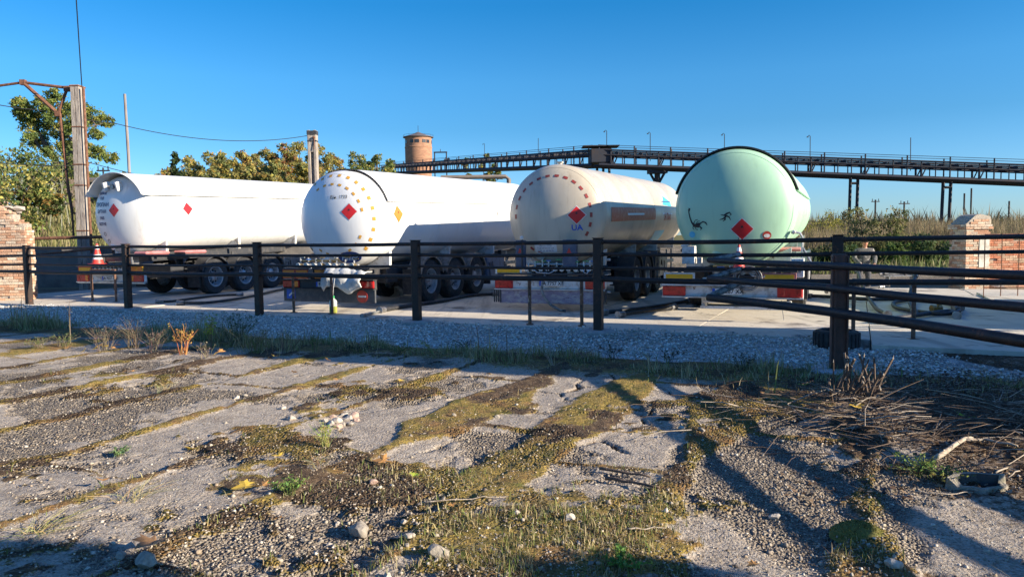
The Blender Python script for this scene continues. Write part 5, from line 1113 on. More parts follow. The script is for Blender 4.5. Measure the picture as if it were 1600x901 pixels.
# bushes at far left around the ruined house
def bush(x, y, w, h, n, size, pal, label, grp=None, z=None, stems=True):
    z = float(hfun(np.array([x]), np.array([y]))[0]) if z is None else z
    root = empty('bush', (x, y, z), 0, label, 'bush', grp); cl = [(random.uniform(-.8, .8) * w, random.uniform(-.4, .4) * w, random.uniform(.2, .85) * h) for k in range(9)]; rr = [random.uniform(.28, .45) * min(w, h) for _ in cl]
    V, F, c = crown_quads(cl, rr, n, size, pal); np_mesh('crown', V, F, M['leafv'], c, parent=root)
    b = MB()
    for c_ in cl:
        for q in range(3): b.tube([(c_[0] * .4, c_[1] * .4, -.2), Vector(c_) * .7, Vector(c_) + Vector((random.gauss(0, .3), random.gauss(0, .3), random.uniform(.2, .9))) * rr[0]], [.03, .02, .008], 4)
    b.build('stems', M['twig'], root); return root
for u, y, w, h, pal, lab in ((12, 33, 2.6, 3.6, OLV + AUT[:2], 'broad olive bush with yellow leaves above the ruined brick pier'), (62, 34, 1.4, 2.6, OLV + [(.3, .17, .05)], 'smaller reddish green bush beside the broad olive bush'),
                             (40, 42, 3.4, 3.6, OLV, 'high green bush behind, in front of the far hill'), (118, 56, 3.2, 2.8, OLV + AUT, 'bush behind the white ruined house, left'), (160, 52, 2.4, 2.4, OLV, 'bush behind the leftmost tank shade'), (92, 60, 3.0, 2.6, OLV, 'dark olive bush on the far hill top'), (152, 62, 3.0, 2.6, AUT, 'yellowish bush on the far hill top by the pole')):
    bush((u - 800) / 1160 * y, y, w, h, 2600, .09 * y / 33, pal, lab)
b = MB(); zz = 2.6
for k in range(26):
    x0, y0 = random.uniform(-2, 2.6), random.uniform(-.8, .8); hh = random.uniform(2.0, 3.9); lx = random.uniform(-.5, .5)
    b.tube([(x0, y0, 0), (x0 + lx * .4, y0, hh * .55), (x0 + lx, y0, hh)], [.03, .02, .006], 4)
    for q in range(7):
        t_ = random.uniform(.35, .95); pz = Vector((x0 + lx * t_, y0, hh * t_)); b.tube([pz, pz + Vector((random.uniform(-.35, .35), random.uniform(-.2, .2), random.uniform(.2, .6)))], [.010, .004], 3)
root = empty('bare_sapling_thicket', (-24.2, 36, 2.1), 0, 'thin bare saplings rising above the bushes at far left', 'bush'); b.build('stems', mat('sapling_bark', (.22, .22, .16), .9), root)
V, F, c = crown_quads([(random.uniform(-2, 2.6), random.uniform(-.6, .6), random.uniform(1.5, 3.6)) for _ in range(14)], [.55] * 14, 900, .06, [(.17, .19, .07), (.22, .22, .09)]); np_mesh('leaves', V, F, M['leafv'], c, parent=root)
# ------------------------------------------------------------------ rough grass on the slope and reeds at right
x = rng.uniform(-32, -9, 26000); y = rng.uniform(27.8, 50, 26000); z = hfun(x, y); hgt = rng.gamma(2.5, .07, len(x)) + .05
o = blades('slope_grass', x, y, hgt, hgt * .05 + .006, pick([(.16, .16, .05), (.24, .21, .09), (.11, .13, .04), (.30, .25, .13)], len(x)), .6, z=z); o['kind'] = 'stuff'; tag(o, 'rough green and straw grass on the slope behind the leftmost trailer', 'grass')
n = 46000; y = 40 + rng.gamma(2.2, 5.5, n); x = rng.uniform(.30, .80, n) * y; dn = fbm(x / 2.6, y / 2.6, 120); k = dn > .44; x, y, dn = x[k], y[k], dn[k]; z = hfun(x, y) - .05
hgt = rng.normal(1.95, .36, len(x)) * (.60 + .75 * fbm(x / 5, y / 5, 121)) * np.clip(.42 + .06 * (y - 40), .42, 1.02)
o = blades('reeds', x, y, np.clip(hgt, .4, 4), rng.uniform(.012, .03, len(x)), pick([(.32, .25, .14), (.24, .19, .10), (.38, .30, .18), (.20, .16, .08), (.15, .13, .06), (.19, .17, .08), (.28, .19, .12)], len(x)), .34, z=z); o['kind'] = 'stuff'; tag(o, 'tall tan reeds and dead stems behind the yard at right', 'reeds')
for u, y, w, h, pal, lab in ((1310, 36.5, 1.6, 1.1, [(.05, .09, .03), (.08, .12, .03)], 'low green bush behind the yard, left of the worker'), (1366, 42, 1.6, 2.9, [(.19, .19, .07), (.14, .16, .05), (.24, .20, .09)], 'tall olive willow bush rising from the reeds'),
        (1400, 37, 1.7, 1.15, [(.07, .12, .03), (.12, .17, .04)], 'low bright green bush right of the worker'), (1445, 37.5, 1.8, 1.3, [(.05, .09, .03), (.10, .14, .04)], 'low dark green bush left of the brick gate pier'), (1475, 39.5, 1.4, 1.7, [(.06, .09, .04), (.10, .12, .05)], 'dark bush touching the brick gate pier'), (1270, 60, 2.6, 3.0, [(.30, .27, .05), (.22, .22, .05)], 'yellow green bush just right of the green tank'),
        (1295, 38, 1.4, 1.3, [(.06, .08, .03), (.12, .13, .05)], 'dark low bush beside the green tank'), (1345, 38.5, 1.7, 1.4, [(.10, .12, .04), (.16, .16, .06)], 'olive bush directly behind the worker'), (1425, 41, 1.6, 1.5, [(.14, .14, .05), (.08, .11, .03)], 'scrubby bush behind the low bright green one')):
    bush((u - 800) / 1160 * y, y, w, h, 3000, .075, pal, lab)
n = 22000; y = rng.uniform(75, 170, n); x = rng.uniform(.25, .95, n) * y; z = hfun(x, y); k = fbm(x / 9, y / 9, 130) > .44; x, y, z = x[k], y[k], z[k]; hgt = rng.normal(3.0, .6, len(x)) * (.6 + .8 * fbm(x / 12, y / 12, 131))
o = blades('far_scrub', x, y, np.clip(hgt, .5, 5), rng.uniform(.06, .18, len(x)), pick([(.20, .16, .09), (.14, .12, .07), (.11, .11, .05), (.24, .19, .12)], len(x)), .5, z=z); o['kind'] = 'stuff'; tag(o, 'distant brown scrub along the skyline at right', 'scrub')
n = 9000; y = rng.uniform(33, 41, n); x = rng.uniform(.36, .75, n) * y; z = hfun(x, y); hgt = rng.gamma(2.5, .10, n) + .05
o = blades('yard_edge_weeds', x, y, hgt, hgt * .06 + .006, pick([(.10, .14, .04), (.16, .18, .06), (.24, .21, .11)], n), .8, z=z); o['kind'] = 'stuff'; tag(o, 'green weeds along the back edge of the yard', 'weeds')
# ------------------------------------------------------------------ brickwork
BC = [(.46, .27, .17), (.52, .33, .22), (.44, .24, .15), (.52, .40, .30), (.50, .36, .26), (.40, .24, .16), (.56, .46, .36)]
def bricks(mb, x0, x1, y0, y1, z0, ztop, jit=.006, pal=BC, miss=.02):
    bl, bh, g = .25, .068, .010; z = z0; row = 0
    while True:
        any_ = False
        for side_ in range(4):
            L = (x1 - x0) if side_ in (0, 2) else (y1 - y0) - .24; s0 = (row % 2) * -.125; s = s0
            while s < L:
                a, c = max(s, 0), min(s + bl, L); s += bl + g
                if c - a < .04: continue
                mdl = (a + c) / 2
                if side_ == 0: px, py, dx, dy = x0 + mdl, y0 + .06, c - a, .12
                elif side_ == 2: px, py, dx, dy = x0 + mdl, y1 - .06, c - a, .12
                elif side_ == 1: px, py, dx, dy = x0 + .06, y0 + .12 + mdl, .12, c - a
                else: px, py, dx, dy = x1 - .06, y0 + .12 + mdl, .12, c - a
                zt = ztop(px, py)
                if z + bh > zt: continue
                any_ = True
                if random.random() < miss: continue
                col = random.choice(pal); k = random.uniform(.8, 1.15)
                mb.box((px + random.uniform(-jit, jit), py + random.uniform(-jit, jit), z + bh / 2), (dx, dy, bh), col=tuple(q * k for q in col), rz=random.uniform(-.02, .02))
        z += bh + g; row += 1
        if not any_ or z > 6: break
pr = empty('ruined_brick_wall', (-15.2, 21.4, -.1), R(6), 'crumbling brick wall end with a rounded top at the left edge', 'wall')
def ztl(x, y): return 2.45 + .38 * math.exp(-((x - .55) / .4) ** 2) - .35 * max(0, (x - .80)) / .5 - .3 * max(0, -x - .6)
b = MB(); bricks(b, -2.6, 1.28, -.26, .26, 0, ztl, .009); b.build('brick_courses', M['brickv'], pr)
b = MB(); b.box((-.66, 0, 1.14), (3.80, .44, 2.28)); b.box((.55, 0, 2.4), (.8, .4, .34), rot=Euler((0, .05, 0))); b.build('core', M['mortar'], pr)
b = MB()
for k in range(16): b.ico((random.uniform(-.1, 1.2), random.uniform(-.2, .2), ztl(.6, 0) + random.uniform(-.25, .02)), random.uniform(.07, .17), jit=.3, sc=(1.3, 1, .55), col=random.choice([(.45, .38, .30), (.40, .27, .19), (.38, .33, .28)]))
b.build('rubble_top', M['stonev'], pr)
b = MB(); b.box((-.22, -.33, 1.35), (.10, .10, 2.7)); b.build('side_post', M['darkwall'], pr)
gp = empty('brick_gate_pier', (14.55, 23.6, -.30), R(8), 'square brick pier with a sloping cap at the end of the brick wall, right', 'pier')
def ztp(x, y): return 2.30 - (.22 if x < -.18 else 0)
b = MB(); bricks(b, -.42, .42, -.36, .36, 0, ztp, .006, pal=BC[:4] + [(.50, .40, .30)] * 2); bricks(b, -.47, .47, -.41, .41, 1.95, lambda x, y: 2.14, .006); b.build('brick_courses', M['brickv'], gp)
b = MB(); b.box((0, 0, 1.08), (.76, .64, 2.16)); b.poly([(-.44, 2.1), (.44, 2.1), (.42, 2.34), (.05, 2.42), (-.1, 2.38)], .68, M=Matrix.Translation((0, -.34, 0))); b.build('core', M['mortar'], gp)
b = MB(); b.box((.2, -.372, 1.25), (.34, .012, 1.0)); b.build('plaster_patch', M['plaster'], gp)
gw = empty('brick_wall', (15.0, 23.9, -.30), R(2), 'low weathered brick wall with a mossy coping running off to the right', 'wall')
b = MB(); bricks(b, 0, 7.5, -.2, .2, 0, lambda x, y: 1.62 + .06 * math.sin(x * 3), .006, pal=[(.50, .20, .11), (.46, .18, .10), (.54, .28, .18), (.48, .33, .22)], miss=.012); b.build('brick_courses', M['brickv'], gw)
b = MB(); b.box((3.75, 0, .79), (7.46, .3, 1.58)); b.build('core', M['mortar'], gw)
b = MB()
for k in range(15): b.box((.25 + k * .5, 0, 1.70 + random.uniform(-.01, .01)), (.488, .42, .17), rz=random.uniform(-.02, .02), bev=.02)
b.build('coping', mat('mossy_coping', (.30, .25, .16), .95, c2=(.20, .20, .09), scale=5, bump=.6), gw)
rf = empty('rebar_fence', (12.6, 18.6, -.28), 0, 'fence of thin upright steel rods standing before the brick wall', 'fence')
for k in range(9):
    b = MB(); x = -.75 + k * .43; b.tube([(x, 0, -.1), (x + .01, .01, .9), (x, 0, 1.80 + .02 * math.sin(k * 3))], .012, 5); b.build('rod', M['rust'], rf)
for z in (1.78, .45):
    b = MB(); b.tube([(-.75, .015, z), (1.0, .02, z + .01), (2.8, .015, z)], .012, 5); b.build('rod', M['rust'], rf)
# dark retaining wall and pipe rail behind the leftmost trailer
b = MB(); b.box((0, 0, .6), (26, .35, 1.9), bev=.03); o = b.build('retaining_wall', M['darkwall'], loc=(-17.5, 27.0, -.1)); tag(o, 'low stained concrete retaining wall below the slope at left', 'wall')
pf = empty('pipe_rail', (-16.2, 25.4, -.1), 0, 'old rusty pipe rail on short posts before the slope at left', 'rail'); b = MB(); b.tube([(-3.0, 0, 1.86), (0, 0, 1.88), (4.2, 0, 1.92)], .055, 8); b.build('rail', M['rust'], pf)
b = MB(); b.tube([(-2.8, -.4, 1.2), (0, -.35, 1.32), (2.2, -.3, 1.5)], .035, 8); b.build('rail', M['rust'], pf)
for x in (-2.6, -.2, 2.6):
    b = MB(); b.tube([(x, 0, 0), (x, 0, 1.9)], .05, 8); b.build('post', M['rust'], pf)
# ruined white house on the slope
rh = empty('ruined_house', (-28.0, 49, 4.15), R(4), 'small white ruined house with a sagging roof behind the tree', 'house')
b = MB(); b.box((-1.0, 0, .6), (2.3, 3, 1.7), bev=.04); b.box((2.6, .4, .5), (2.6, 2.4, 1.4), bev=.04); b.build('wall', M['plaster'], rh)
b = MB(); b.box((.2, 0, 1.6), (5.2, 3.4, .16), rot=Euler((R(6), R(2), 0))); b.build('roof', M['slate'], rh)
b = MB(); b.box((.45, -1.2, .7), (.5, .6, 1.3)); b.build('door_opening', M['glassdark'], rh)
for x in (-.5, 2.1):
    b = MB(); b.box((x, -1.52 if x < 0 else -.82, .8), (.4, .05, .35)); b.build('window', M['glassdark'], rh)
bm = empty('brick_ruin', (-30.0, 42, 3.6), 0, 'orange brick ruin half hidden by bushes at the far left edge', 'ruin')
b = MB(); bricks(b, -1.2, 1.6, -.25, .25, 0, lambda x, y: 2.0 - .3 * abs(x), .01); b.build('brick_courses', M['brickv'], bm)
# ------------------------------------------------------------------ poles and wires
def gz(x, y): return float(hfun(np.array([x]), np.array([y]))[0])
pb_ = WP(133, 400, 26.0); pt = WP(122, 134, 26.0); pz = -.1
cp = empty('concrete_pole', (pb_.x, 26, pz), 0, 'leaning ribbed concrete utility pole carrying a rusty pipe frame', 'utility pole'); lx = (pt.x - pb_.x) / (pt.z - pb_.z)
def PL(u, v, y=26.0): q = WP(u, v, y); return Vector((q.x - pb_.x, q.y - 26, q.z - pz))
b = MB(); H_ = PL(122, 134).z; top = PL(121, 134)
for s_, w_ in ((-1, .15), (1, .15)):
    vs = []
    for t_ in (0, 1):
        c = Vector((top.x * t_ + lx * 0, 0, H_ * t_ - (.3 if t_ == 0 else 0))); w = .10 - .015 * t_; c.x += s_ * (.085 - .01 * t_)
        vs += [c + Vector((-w * .75, -.2, 0)), c + Vector((w * .75, -.2, 0)), c + Vector((w * .75, .2, 0)), c + Vector((-w * .75, .2, 0))]
    b.add(vs, [(0, 3, 2, 1), (4, 5, 6, 7), (0, 1, 5, 4), (1, 2, 6, 5), (2, 3, 7, 6), (3, 0, 4, 7)])
b.add([(-.06, .02, -.3), (.06, .02, -.3), (.06, .16, -.3), (-.06, .16, -.3), (top.x - .05, .02, H_ - .1), (top.x + .05, .02, H_ - .1), (top.x + .05, .16, H_ - .1), (top.x - .05, .16, H_ - .1)], [(0, 3, 2, 1), (4, 5, 6, 7), (0, 1, 5, 4), (1, 2, 6, 5), (2, 3, 7, 6), (3, 0, 4, 7)])
for k in range(9):
    t_ = (k + .5) / 9; b.box((top.x * t_, .0, H_ * t_), (.18, .36, .12))
b.build('shaft', M['concrete'], cp)
for t_ in (.995, .80, .62, .52, .30):
    b = MB(); c = Vector((top.x * t_, 0, H_ * t_)); b.box(c, (.36 - .03 * t_, .44, .035)); b.build('band', M['rust'], cp)
b = MB(); b.tube([PL(130, 136, 25.8), PL(142, 372, 25.8), PL(143, 396, 25.8)], .045, 8); b.build('conduit', M['rust'], cp)
fr = MB()
for a, c, r_ in (((118, 139), (36, 129), .05), ((36, 129), (-30, 138), .045), ((36, 129), (91, 178), .065), ((91, 178), (105, 138), .05), ((94, 178), (106, 290), .05), ((106, 290), (113, 333), .05), ((113, 333), (115, 372), .035), ((113, 333), (128, 333), .03), ((105, 138), (118, 142), .05)):
    fr.tube([PL(*a), PL(*c)], r_, 8)
for u, v in ((36, 129), (105, 139), (91, 178)): fr.box(PL(u, v), (.18, .14, .18))
fr.build('pipe_bracket', M['rust'], cp)
q = WP(196, 147, 40.0); z0 = gz(q.x, 40.); b = MB(); b.tube([(0, 0, -.3), (0, 0, (q.z - z0) * .5), (-.04, 0, q.z - z0)], [.085, .08, .07], 8); o = b.build('thin_pole', mat('grey_wood', (.26, .23, .22), .85, c2=(.18, .14, .12), scale=3, stretch=(1, 1, .2)), smooth='auto', loc=(q.x, 40, z0)); tag(o, 'thin plain grey pole rising behind the leftmost tank', 'pole')
q = WP(488, 204, 35.0); z0 = -.1; cq = empty('concrete_pole', (q.x, 35, z0), 0, 'square concrete pole with a dark iron cap between the two white tanks', 'utility pole'); hh = q.z - z0
b = MB()
for s_ in (-1, 1): b.box((s_ * .14, 0, hh / 2), (.13, .36, hh), bev=.015)
b.box((0, .06, hh / 2), (.16, .12, hh - .1)); b.box((0, -.1, hh - .6), (.16, .14, .8)); b.build('shaft', M['concrete'], cq)
b = MB(); b.box((0, 0, hh - .12), (.44, .40, .18)); b.box((0, 0, hh - .5), (.42, .385, .06)); b.build('iron_cap', M['chassis'], cq)
b = MB(); b.ico((.12, -.22, hh - .35), .07); b.tube([(.12, -.18, hh - .35), (.12, -.24, hh - .9)], .02, 6); b.build('insulator', M['rust'], cq)
def wire(pts, sag, r_, label, n=24):
    A = pts[0]; b = MB(); out = []
    for a, c in zip(pts[:-1], pts[1:]):
        for k in range(n + 1): t_ = k / n; p = a.lerp(c, t_); p.z -= sag * 4 * t_ * (1 - t_); out.append(p - A)
    b.tube(out, r_, 4); o = b.build('wire', M['wire'], loc=A); tag(o, label, 'wire')
wire([WP(-60, 152, 22), WP(60, 172, 26), WP(180, 193, 28)], .05, .014, 'black wire from the left edge past the concrete pole'); wire([WP(180, 193, 28), WP(481, 212, 35)], .42, .014, 'black wire sagging from the left to the square pole')
wire([WP(-60, 246, 24), WP(133, 258, 26)], .12, .012, 'lower wire reaching the leaning pole from the left'); wire([WP(133, 252, 26), WP(330, 272, 60)], .5, .014, 'lower wire running from the leaning pole to the tree row')
wire([WP(128, 136, 26), Vector((-8.6, 15.0, 14.2))], .1, .016, 'overhead wire rising steeply from the top of the leaning pole')
for u, v0, y, cross, lab in ((1368, 312, 120, True, 'distant crossed power pole, left of two on the right skyline'), (1413, 315, 110, True, 'distant pole with one crossarm on the right skyline'), (1518, 294, 90, False, 'taller of two thin posts above the brick pier'), (1507, 302, 95, False, 'shorter of two thin posts above the brick pier'), (1577, 314, 120, False, 'lone thin post on the skyline at far right'), (161, 262, 75, True, 'small crossed pole beside the shade of the leftmost tank')):
    q = WP(u, v0, y); z0 = gz(q.x, float(y)); b = MB(); h = q.z - z0; b.tube([(0, 0, -.3), (0, 0, h)], .11 * y / 100, 6)
    if cross: b.box((0, 0, h - .3), (1.6 if u == 1413 else 1.3, .12, .14)); b.box((-.5, 0, h - .05), (.08, .08, .4)); b.box((.5, 0, h - .05), (.08, .08, .4))
    o = b.build('distant_pole', M['wire'], loc=(q.x, y, z0)); tag(o, lab, 'pole')
# ------------------------------------------------------------------ water tower
q = WP(653.5, 215, 203.0); zt = q.z; wt = empty('water_tower', (q.x, 203, 0), 0, 'round brick water tower with a shallow metal roof and mast', 'water tower')
b = MB(); b.lathe([(3.35, -1), (3.35, zt - 11.0), (3.45, zt - 9), (3.62, zt - 8.6), (3.62, zt - 2.9), (3.70, zt - 2.8), (3.70, zt - 2.6), (3.58, zt - 2.5), (3.58, zt - .1)], 40); b.build('wall', M['towerbrick'], wt, smooth='auto')
b = MB(); b.lathe([(3.55, zt - .1), (4.1, zt - .05), (4.1, zt + .08), (1.2, zt + 1.0), (.5, zt + 1.35), (.001, zt + 1.5)], 40); b.build('roof', M['towerroof'], wt, smooth='auto')
b = MB(); b.tube([(0, 0, zt + 1.3), (0, 0, zt + 3.2)], .06, 5); b.build('mast', M['wire'], wt)
b = MB(); pts = [(4.05 * math.cos(a), 4.05 * math.sin(a), zt + .55) for a in np.linspace(0, 2 * math.pi, 25)]; b.tube(pts, .03, 4)
for p_ in pts[::2]: b.tube([(p_[0], p_[1], zt), p_], .03, 4)
b.build('railing', M['wire'], wt)
for a in (-112, -88, -58, -38, -150, 0, 40, 90, 140):
    b = MB(); b.box((3.56 * math.cos(R(a)), 3.56 * math.sin(R(a)), zt - 1.3), (.12, 1.0, .85), rz=R(a)); b.build('window', M['glassdark'], wt)
# ------------------------------------------------------------------ conveyor gallery
A1 = WP(938, 259, 92.0); B1 = WP(1640, 288, 80.0); L0 = WP(600, 271, 185.0)
cg_ = empty('conveyor_gallery', (A1.x, A1.y, 0), 0, 'long elevated conveyor gallery on steel legs crossing the skyline', 'conveyor'); O_ = Vector((A1.x, A1.y, 0))
def span(a, c, hgt, nseg, name='truss', br=.13):
    a, c = a - O_, c - O_; w = 1.1; dirv = (c - a); per = Vector((-dirv.y, dirv.x, 0)).normalized() * w
    for s_ in (-1, 1):
        b = MB(); o_ = per * s_
        b.tube([a + o_, c + o_], .27, 4); b.tube([a + o_ + Vector((0, 0, hgt * .58)), c + o_ + Vector((0, 0, hgt * .58))], br * .9, 4); b.tube([a + o_ + Vector((0, 0, hgt * .86)), c + o_ + Vector((0, 0, hgt * .86))], br * .8, 4)
        b.tube([a + o_ + Vector((0, 0, hgt * 1.12)), c + o_ + Vector((0, 0, hgt * 1.12))], .03, 4)
        for k in range(nseg + 1):
            p = a.lerp(c, k / nseg) + o_
            b.tube([p, p + Vector((0, 0, hgt * (.86 if k % 3 else 1.14)))], .07 if k % 3 else .09, 4)
            if k % 4 == 1: q_ = a.lerp(c, min(1, (k + .35) / nseg)) + o_; b.tube([p, p + Vector((0, 0, hgt * .55))], .13, 4); b.tube([p, q_ + Vector((0, 0, hgt * .55))], .08, 4)
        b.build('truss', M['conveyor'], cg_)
    b = MB()
    for k in range(nseg): p = a.lerp(c, (k + .5) / nseg) + Vector((0, 0, hgt * .72)); b.tube([p - per * .9, p + per * .9], .20 if k % 2 else .12, 6)
    b.tube([a + Vector((0, 0, hgt * .72)), c + Vector((0, 0, hgt * .72))], .07, 4); b.build('rollers', M['conveyor'], cg_)
    b = MB(); b.tube([a + Vector((0, 0, hgt * .80)), c + Vector((0, 0, hgt * .80))], .06, 4); b.box((a + c) / 2 + Vector((0, 0, -.1)), (.2, .2, .1)); b.build('belt', M['rubber'], cg_)
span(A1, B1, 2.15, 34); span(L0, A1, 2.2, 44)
b = MB(); c = Vector((0, 0, A1.z))
for p_ in ((0, 0, 1.1),): b.box(c + Vector(p_), (2.6, 2.6, 1.7), bev=.1)
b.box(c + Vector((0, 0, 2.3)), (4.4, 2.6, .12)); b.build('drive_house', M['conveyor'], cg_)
def leg(u, vt, y, two=True, k_=1.0, vb=None):
    p = WP(u, vt, y) - O_; zb = gz(WP(u, vt, y).x, float(y))
    for dx in ((-.0, .85 * k_) if two else (0,)):
        b = MB(); b.tube([(p.x + dx, p.y, p.z), (p.x + dx, p.y + .3, zb - .5)], .17, 6)
        if dx: b.tube([(p.x, p.y, p.z - .9), (p.x + dx, p.y, p.z - .9)], .14, 4); b.tube([(p.x, p.y, p.z - 7.0), (p.x + dx, p.y, p.z - 7.0)], .12, 4)
        b.build('support_leg', M['conveyor'], cg_)
leg(1329, 274, 85.5); leg(1474, 280, 82.8); leg(905, 262, 97, True, 1.2); leg(933, 262, 93, True, .9); leg(952, 262, 92, False)
p = WP(1027, 262, 90.2) - O_; b = MB(); b.box((p.x, p.y, p.z - .3), (2.2, 1.6, .8)); b.tube([(p.x - .9, p.y, p.z - .6), (p.x, p.y, p.z - 2.2)], .16, 5); b.tube([(p.x + .9, p.y, p.z - .6), (p.x, p.y, p.z - 2.2)], .16, 5); b.tube([(p.x, p.y, p.z - .6), (p.x, p.y, -1)], .36, 6); b.build('support_leg', M['conveyor'], cg_)
for u, vt, vb, y, hook in ((948, 205, 232, 92, 1), (1016, 208, 236, 90.5, 1), (1132, 210, 240, 88.8, 1), (1266, 213, 243, 86.5, 1), (1423, 215, 250, 83.8, 0), (841, 216, 240, 117, 0), (757, 225, 248, 140, 1)):
    p = WP(u, vt, y) - O_; q = WP(u, vb, y) - O_; b = MB(); b.tube([q - Vector((0, 0, 1.2)), p], .045, 5)
    if hook: b.tube([p, p + Vector((-.12, 0, .12)), p + Vector((-.28, 0, 0))], .035, 4); b.box(p + Vector((-.3, 0, -.08)), (.18, .14, .10))
    b.build('lamp_post', M['wire'], cg_)
pg = WP(690, 238, 190.0) ; ph = empty('loading_portal', (pg.x, 190, 0), 0, 'small steel portal frame beside the brick water tower', 'frame'); b = MB()
for dx in (-1.8, 1.2): b.tube([(dx, 0, 0), (dx, 0, pg.z)], .16, 5)
b.tube([(-2.0, 0, pg.z), (1.4, 0, pg.z)], .18, 5); b.tube([(-.3, 0, pg.z), (-.3, 0, pg.z + .8)], .08, 4); b.tube([(-1.8, 0, pg.z - 3.4), (2.0, 0, pg.z - 1.6)], .3, 5); b.build('frame', M['conveyor'], ph)
b = MB(); pr_ = WP(790, 276, 60.0); b.tube([(-5.2, 0, 0), (0, 0, 0), (.25, 0, -.2), (.25, 0, -3.6)], .17, 8); b.tube([(-4.5, 0, 0), (-4.5, 0, -3.6)], .12, 6); o = b.build('overhead_pipe', mat('dull_brown_pipe', (.16, .13, .11), .8, c2=(.22, .17, .13), scale=2), smooth='auto', loc=(pr_.x, 60, pr_.z)); o.data.transform(Matrix.Identity(4)); tag(o, 'brown overhead pipe bent downwards above the second tank', 'pipe')
# ------------------------------------------------------------------ traffic cones, sack, bottle, chock, hoses
def cone(loc_, h, label, rod=.0, par=None, grp=None, rz=0.):
    root = empty('traffic_cone', loc_, rz, label, 'traffic cone', grp); b = MB(); r0 = h * .27; P = []
    for k, (t0, t1, m_) in enumerate(((0, .22, 0), (.22, .46, 1), (.46, .72, 0), (.72, .90, 1), (.90, 1, 0))):
        b.lathe([(r0 * (1 - t0 * .82), .03 + t0 * h), (r0 * (1 - t1 * .82), .03 + t1 * h)], 20, m=m_)
    b.lathe([(r0 * .18, h + .03), (.0, h + .035)], 20); b.build('cone_body', [M['conered'], M['conewhite']], root, smooth='auto')
    b = MB(); b.box((0, 0, .018), (h * .72, h * .72, .035), bev=.012); b.build('base_plate', M['conered'], root)
    if rod: b = MB(); b.tube([(0, 0, h * .95), (0, 0, h + rod)], .016, 6); b.build('rod', M['black'], root)
    return root
def onT(t, x, y, z): return t.matrix_basis @ Vector((x, y, z))
bpy.context.view_layer.update()
cone(onT(t1, -.50, -.62, .99), .56, 'red and white traffic cone on the tail of the leftmost trailer', .06, grp='traffic cones on the trailer tails')
cone(onT(t4, .14, -.60, .95), .42, 'red and white traffic cone with black rod before the green tank', .16, grp='traffic cones on the trailer tails')
sk = MB(); nu, nv = 26, 20; vs = []
for i in range(nu + 1):
    for j in range(nv + 1):
        s_, t_ = i / nu, j / nv; wv = .07 * (float(fbm(np.array(s_ * 6.), np.array(t_ * 3.), 201)) - .5) + .07 * (float(fbm(np.array(s_ * 15. + t_ * 6), np.array(t_ * 9. - s_ * 5), 202)) - .5) + .012 * math.sin(s_ * 19 + 6 * t_)
        bot = .52 - .10 * math.sin(s_ * 7) - .16 * s_; topz = .12 - .10 * s_ * s_
        if t_ < .35: y = .28 - t_ / .35 * .30; z = topz + .03 * math.sin(s_ * 12) + wv * .6
        else: q_ = (t_ - .35) / .65; y = -.02 - .16 * math.sin(q_ * 2.4) - wv; z = topz - bot * q_ + .02 * math.sin(s_ * 17)
        vs.append((s_ * 1.02 + .04 * math.sin(t_ * 6), y, z))
fs = [(i * (nv + 1) + j, (i + 1) * (nv + 1) + j, (i + 1) * (nv + 1) + j + 1, i * (nv + 1) + j + 1) for i in range(nu) for j in range(nv)]
sk.add(vs, fs); o = sk.build('sack', M['cloth'], smooth=True, loc=onT(t2, .02, -.68, .86)); o.rotation_euler = (0, 0, -R(23)); md = o.modifiers.new('t', 'SOLIDIFY'); md.thickness = .02; tag(o, 'white woven sack draped over the tail of the second trailer', 'sack')
p = G(521, 489, 0); bt = empty('plastic_bottle', (p.x, p.y, .008), 0, 'plastic bottle with yellow green fluid beside a slim pipe hoop', 'bottle'); b = MB(); b.lathe([(0, 0), (.095, 0), (.105, .02), (.105, .16)], 16, m=0); b.build('fluid', M['fluid'], bt, smooth='auto')
b = MB(); b.lathe([(.105, .16), (.105, .27), (.09, .31), (.04, .35), (.035, .37)], 16); b.tube([(.06, -.01, .33), (.10, -.01, .28), (.09, -.01, .2)], .014, 6); b.build('body', M['bottleplastic'], bt, smooth='auto'); b = MB(); b.lathe([(.045, .365), (.045, .42), (0, .425)], 12); b.build('cap', M['bottlecap'], bt)
b = MB(); b.tube([(0, 0, .40), (.02, 0, .6), (.04, .15, .9)], .006, 5); b.build('string', M['platewhite'], bt); bt.scale = (.8, .8, .88)
p = G(617, 462, 0); b = MB(); b.poly([(-.20, 0), (.20, 0), (.14, .16), (0, .26), (-.12, .12)], .18); o = b.build('wheel_chock', M['metalwhite'], loc=(p.x, p.y, .008)); o.rotation_euler = (0, 0, -R(30)); tag(o, 'pale triangular wheel chock before the wheels of the second trailer', 'chock')
def hose(pts, r_, label, ends=True, m='hose', z0=.0):
    P = [G(*p) if len(p) == 3 else G(p[0], p[1], r_ + .012 + z0) for p in pts]; O = P[0].copy(); Q = [p - O for p in P]; out = []
    for i in range(len(Q) - 1):
        a, b0, c, d_ = Q[max(i - 1, 0)], Q[i], Q[i + 1], Q[min(i + 2, len(Q) - 1)]
        for k in range(6): t_ = k / 6; out.append(.5 * ((2 * b0) + (c - a) * t_ + (2 * a - 5 * b0 + 4 * c - d_) * t_ * t_ + (3 * b0 - a - 3 * c + d_) * t_ ** 3))
    out.append(Q[-1]); root = empty('hose', O, 0, label, 'hose', None); b = MB(); b.tube(out, r_, 8); b.build('tube', M[m], root, smooth=True)
    if ends:
        for e, f_ in ((out[0], out[1]), (out[-1], out[-2])):
            d_ = (f_ - e).normalized(); b = MB(); b.tube([e - d_ * .10, e + d_ * .06], r_ * 1.5, 10); b.tube([e - d_ * .14, e - d_ * .10], r_ * 1.9, 10); b.build('coupling', M['steel'], root, smooth='auto')
    return root
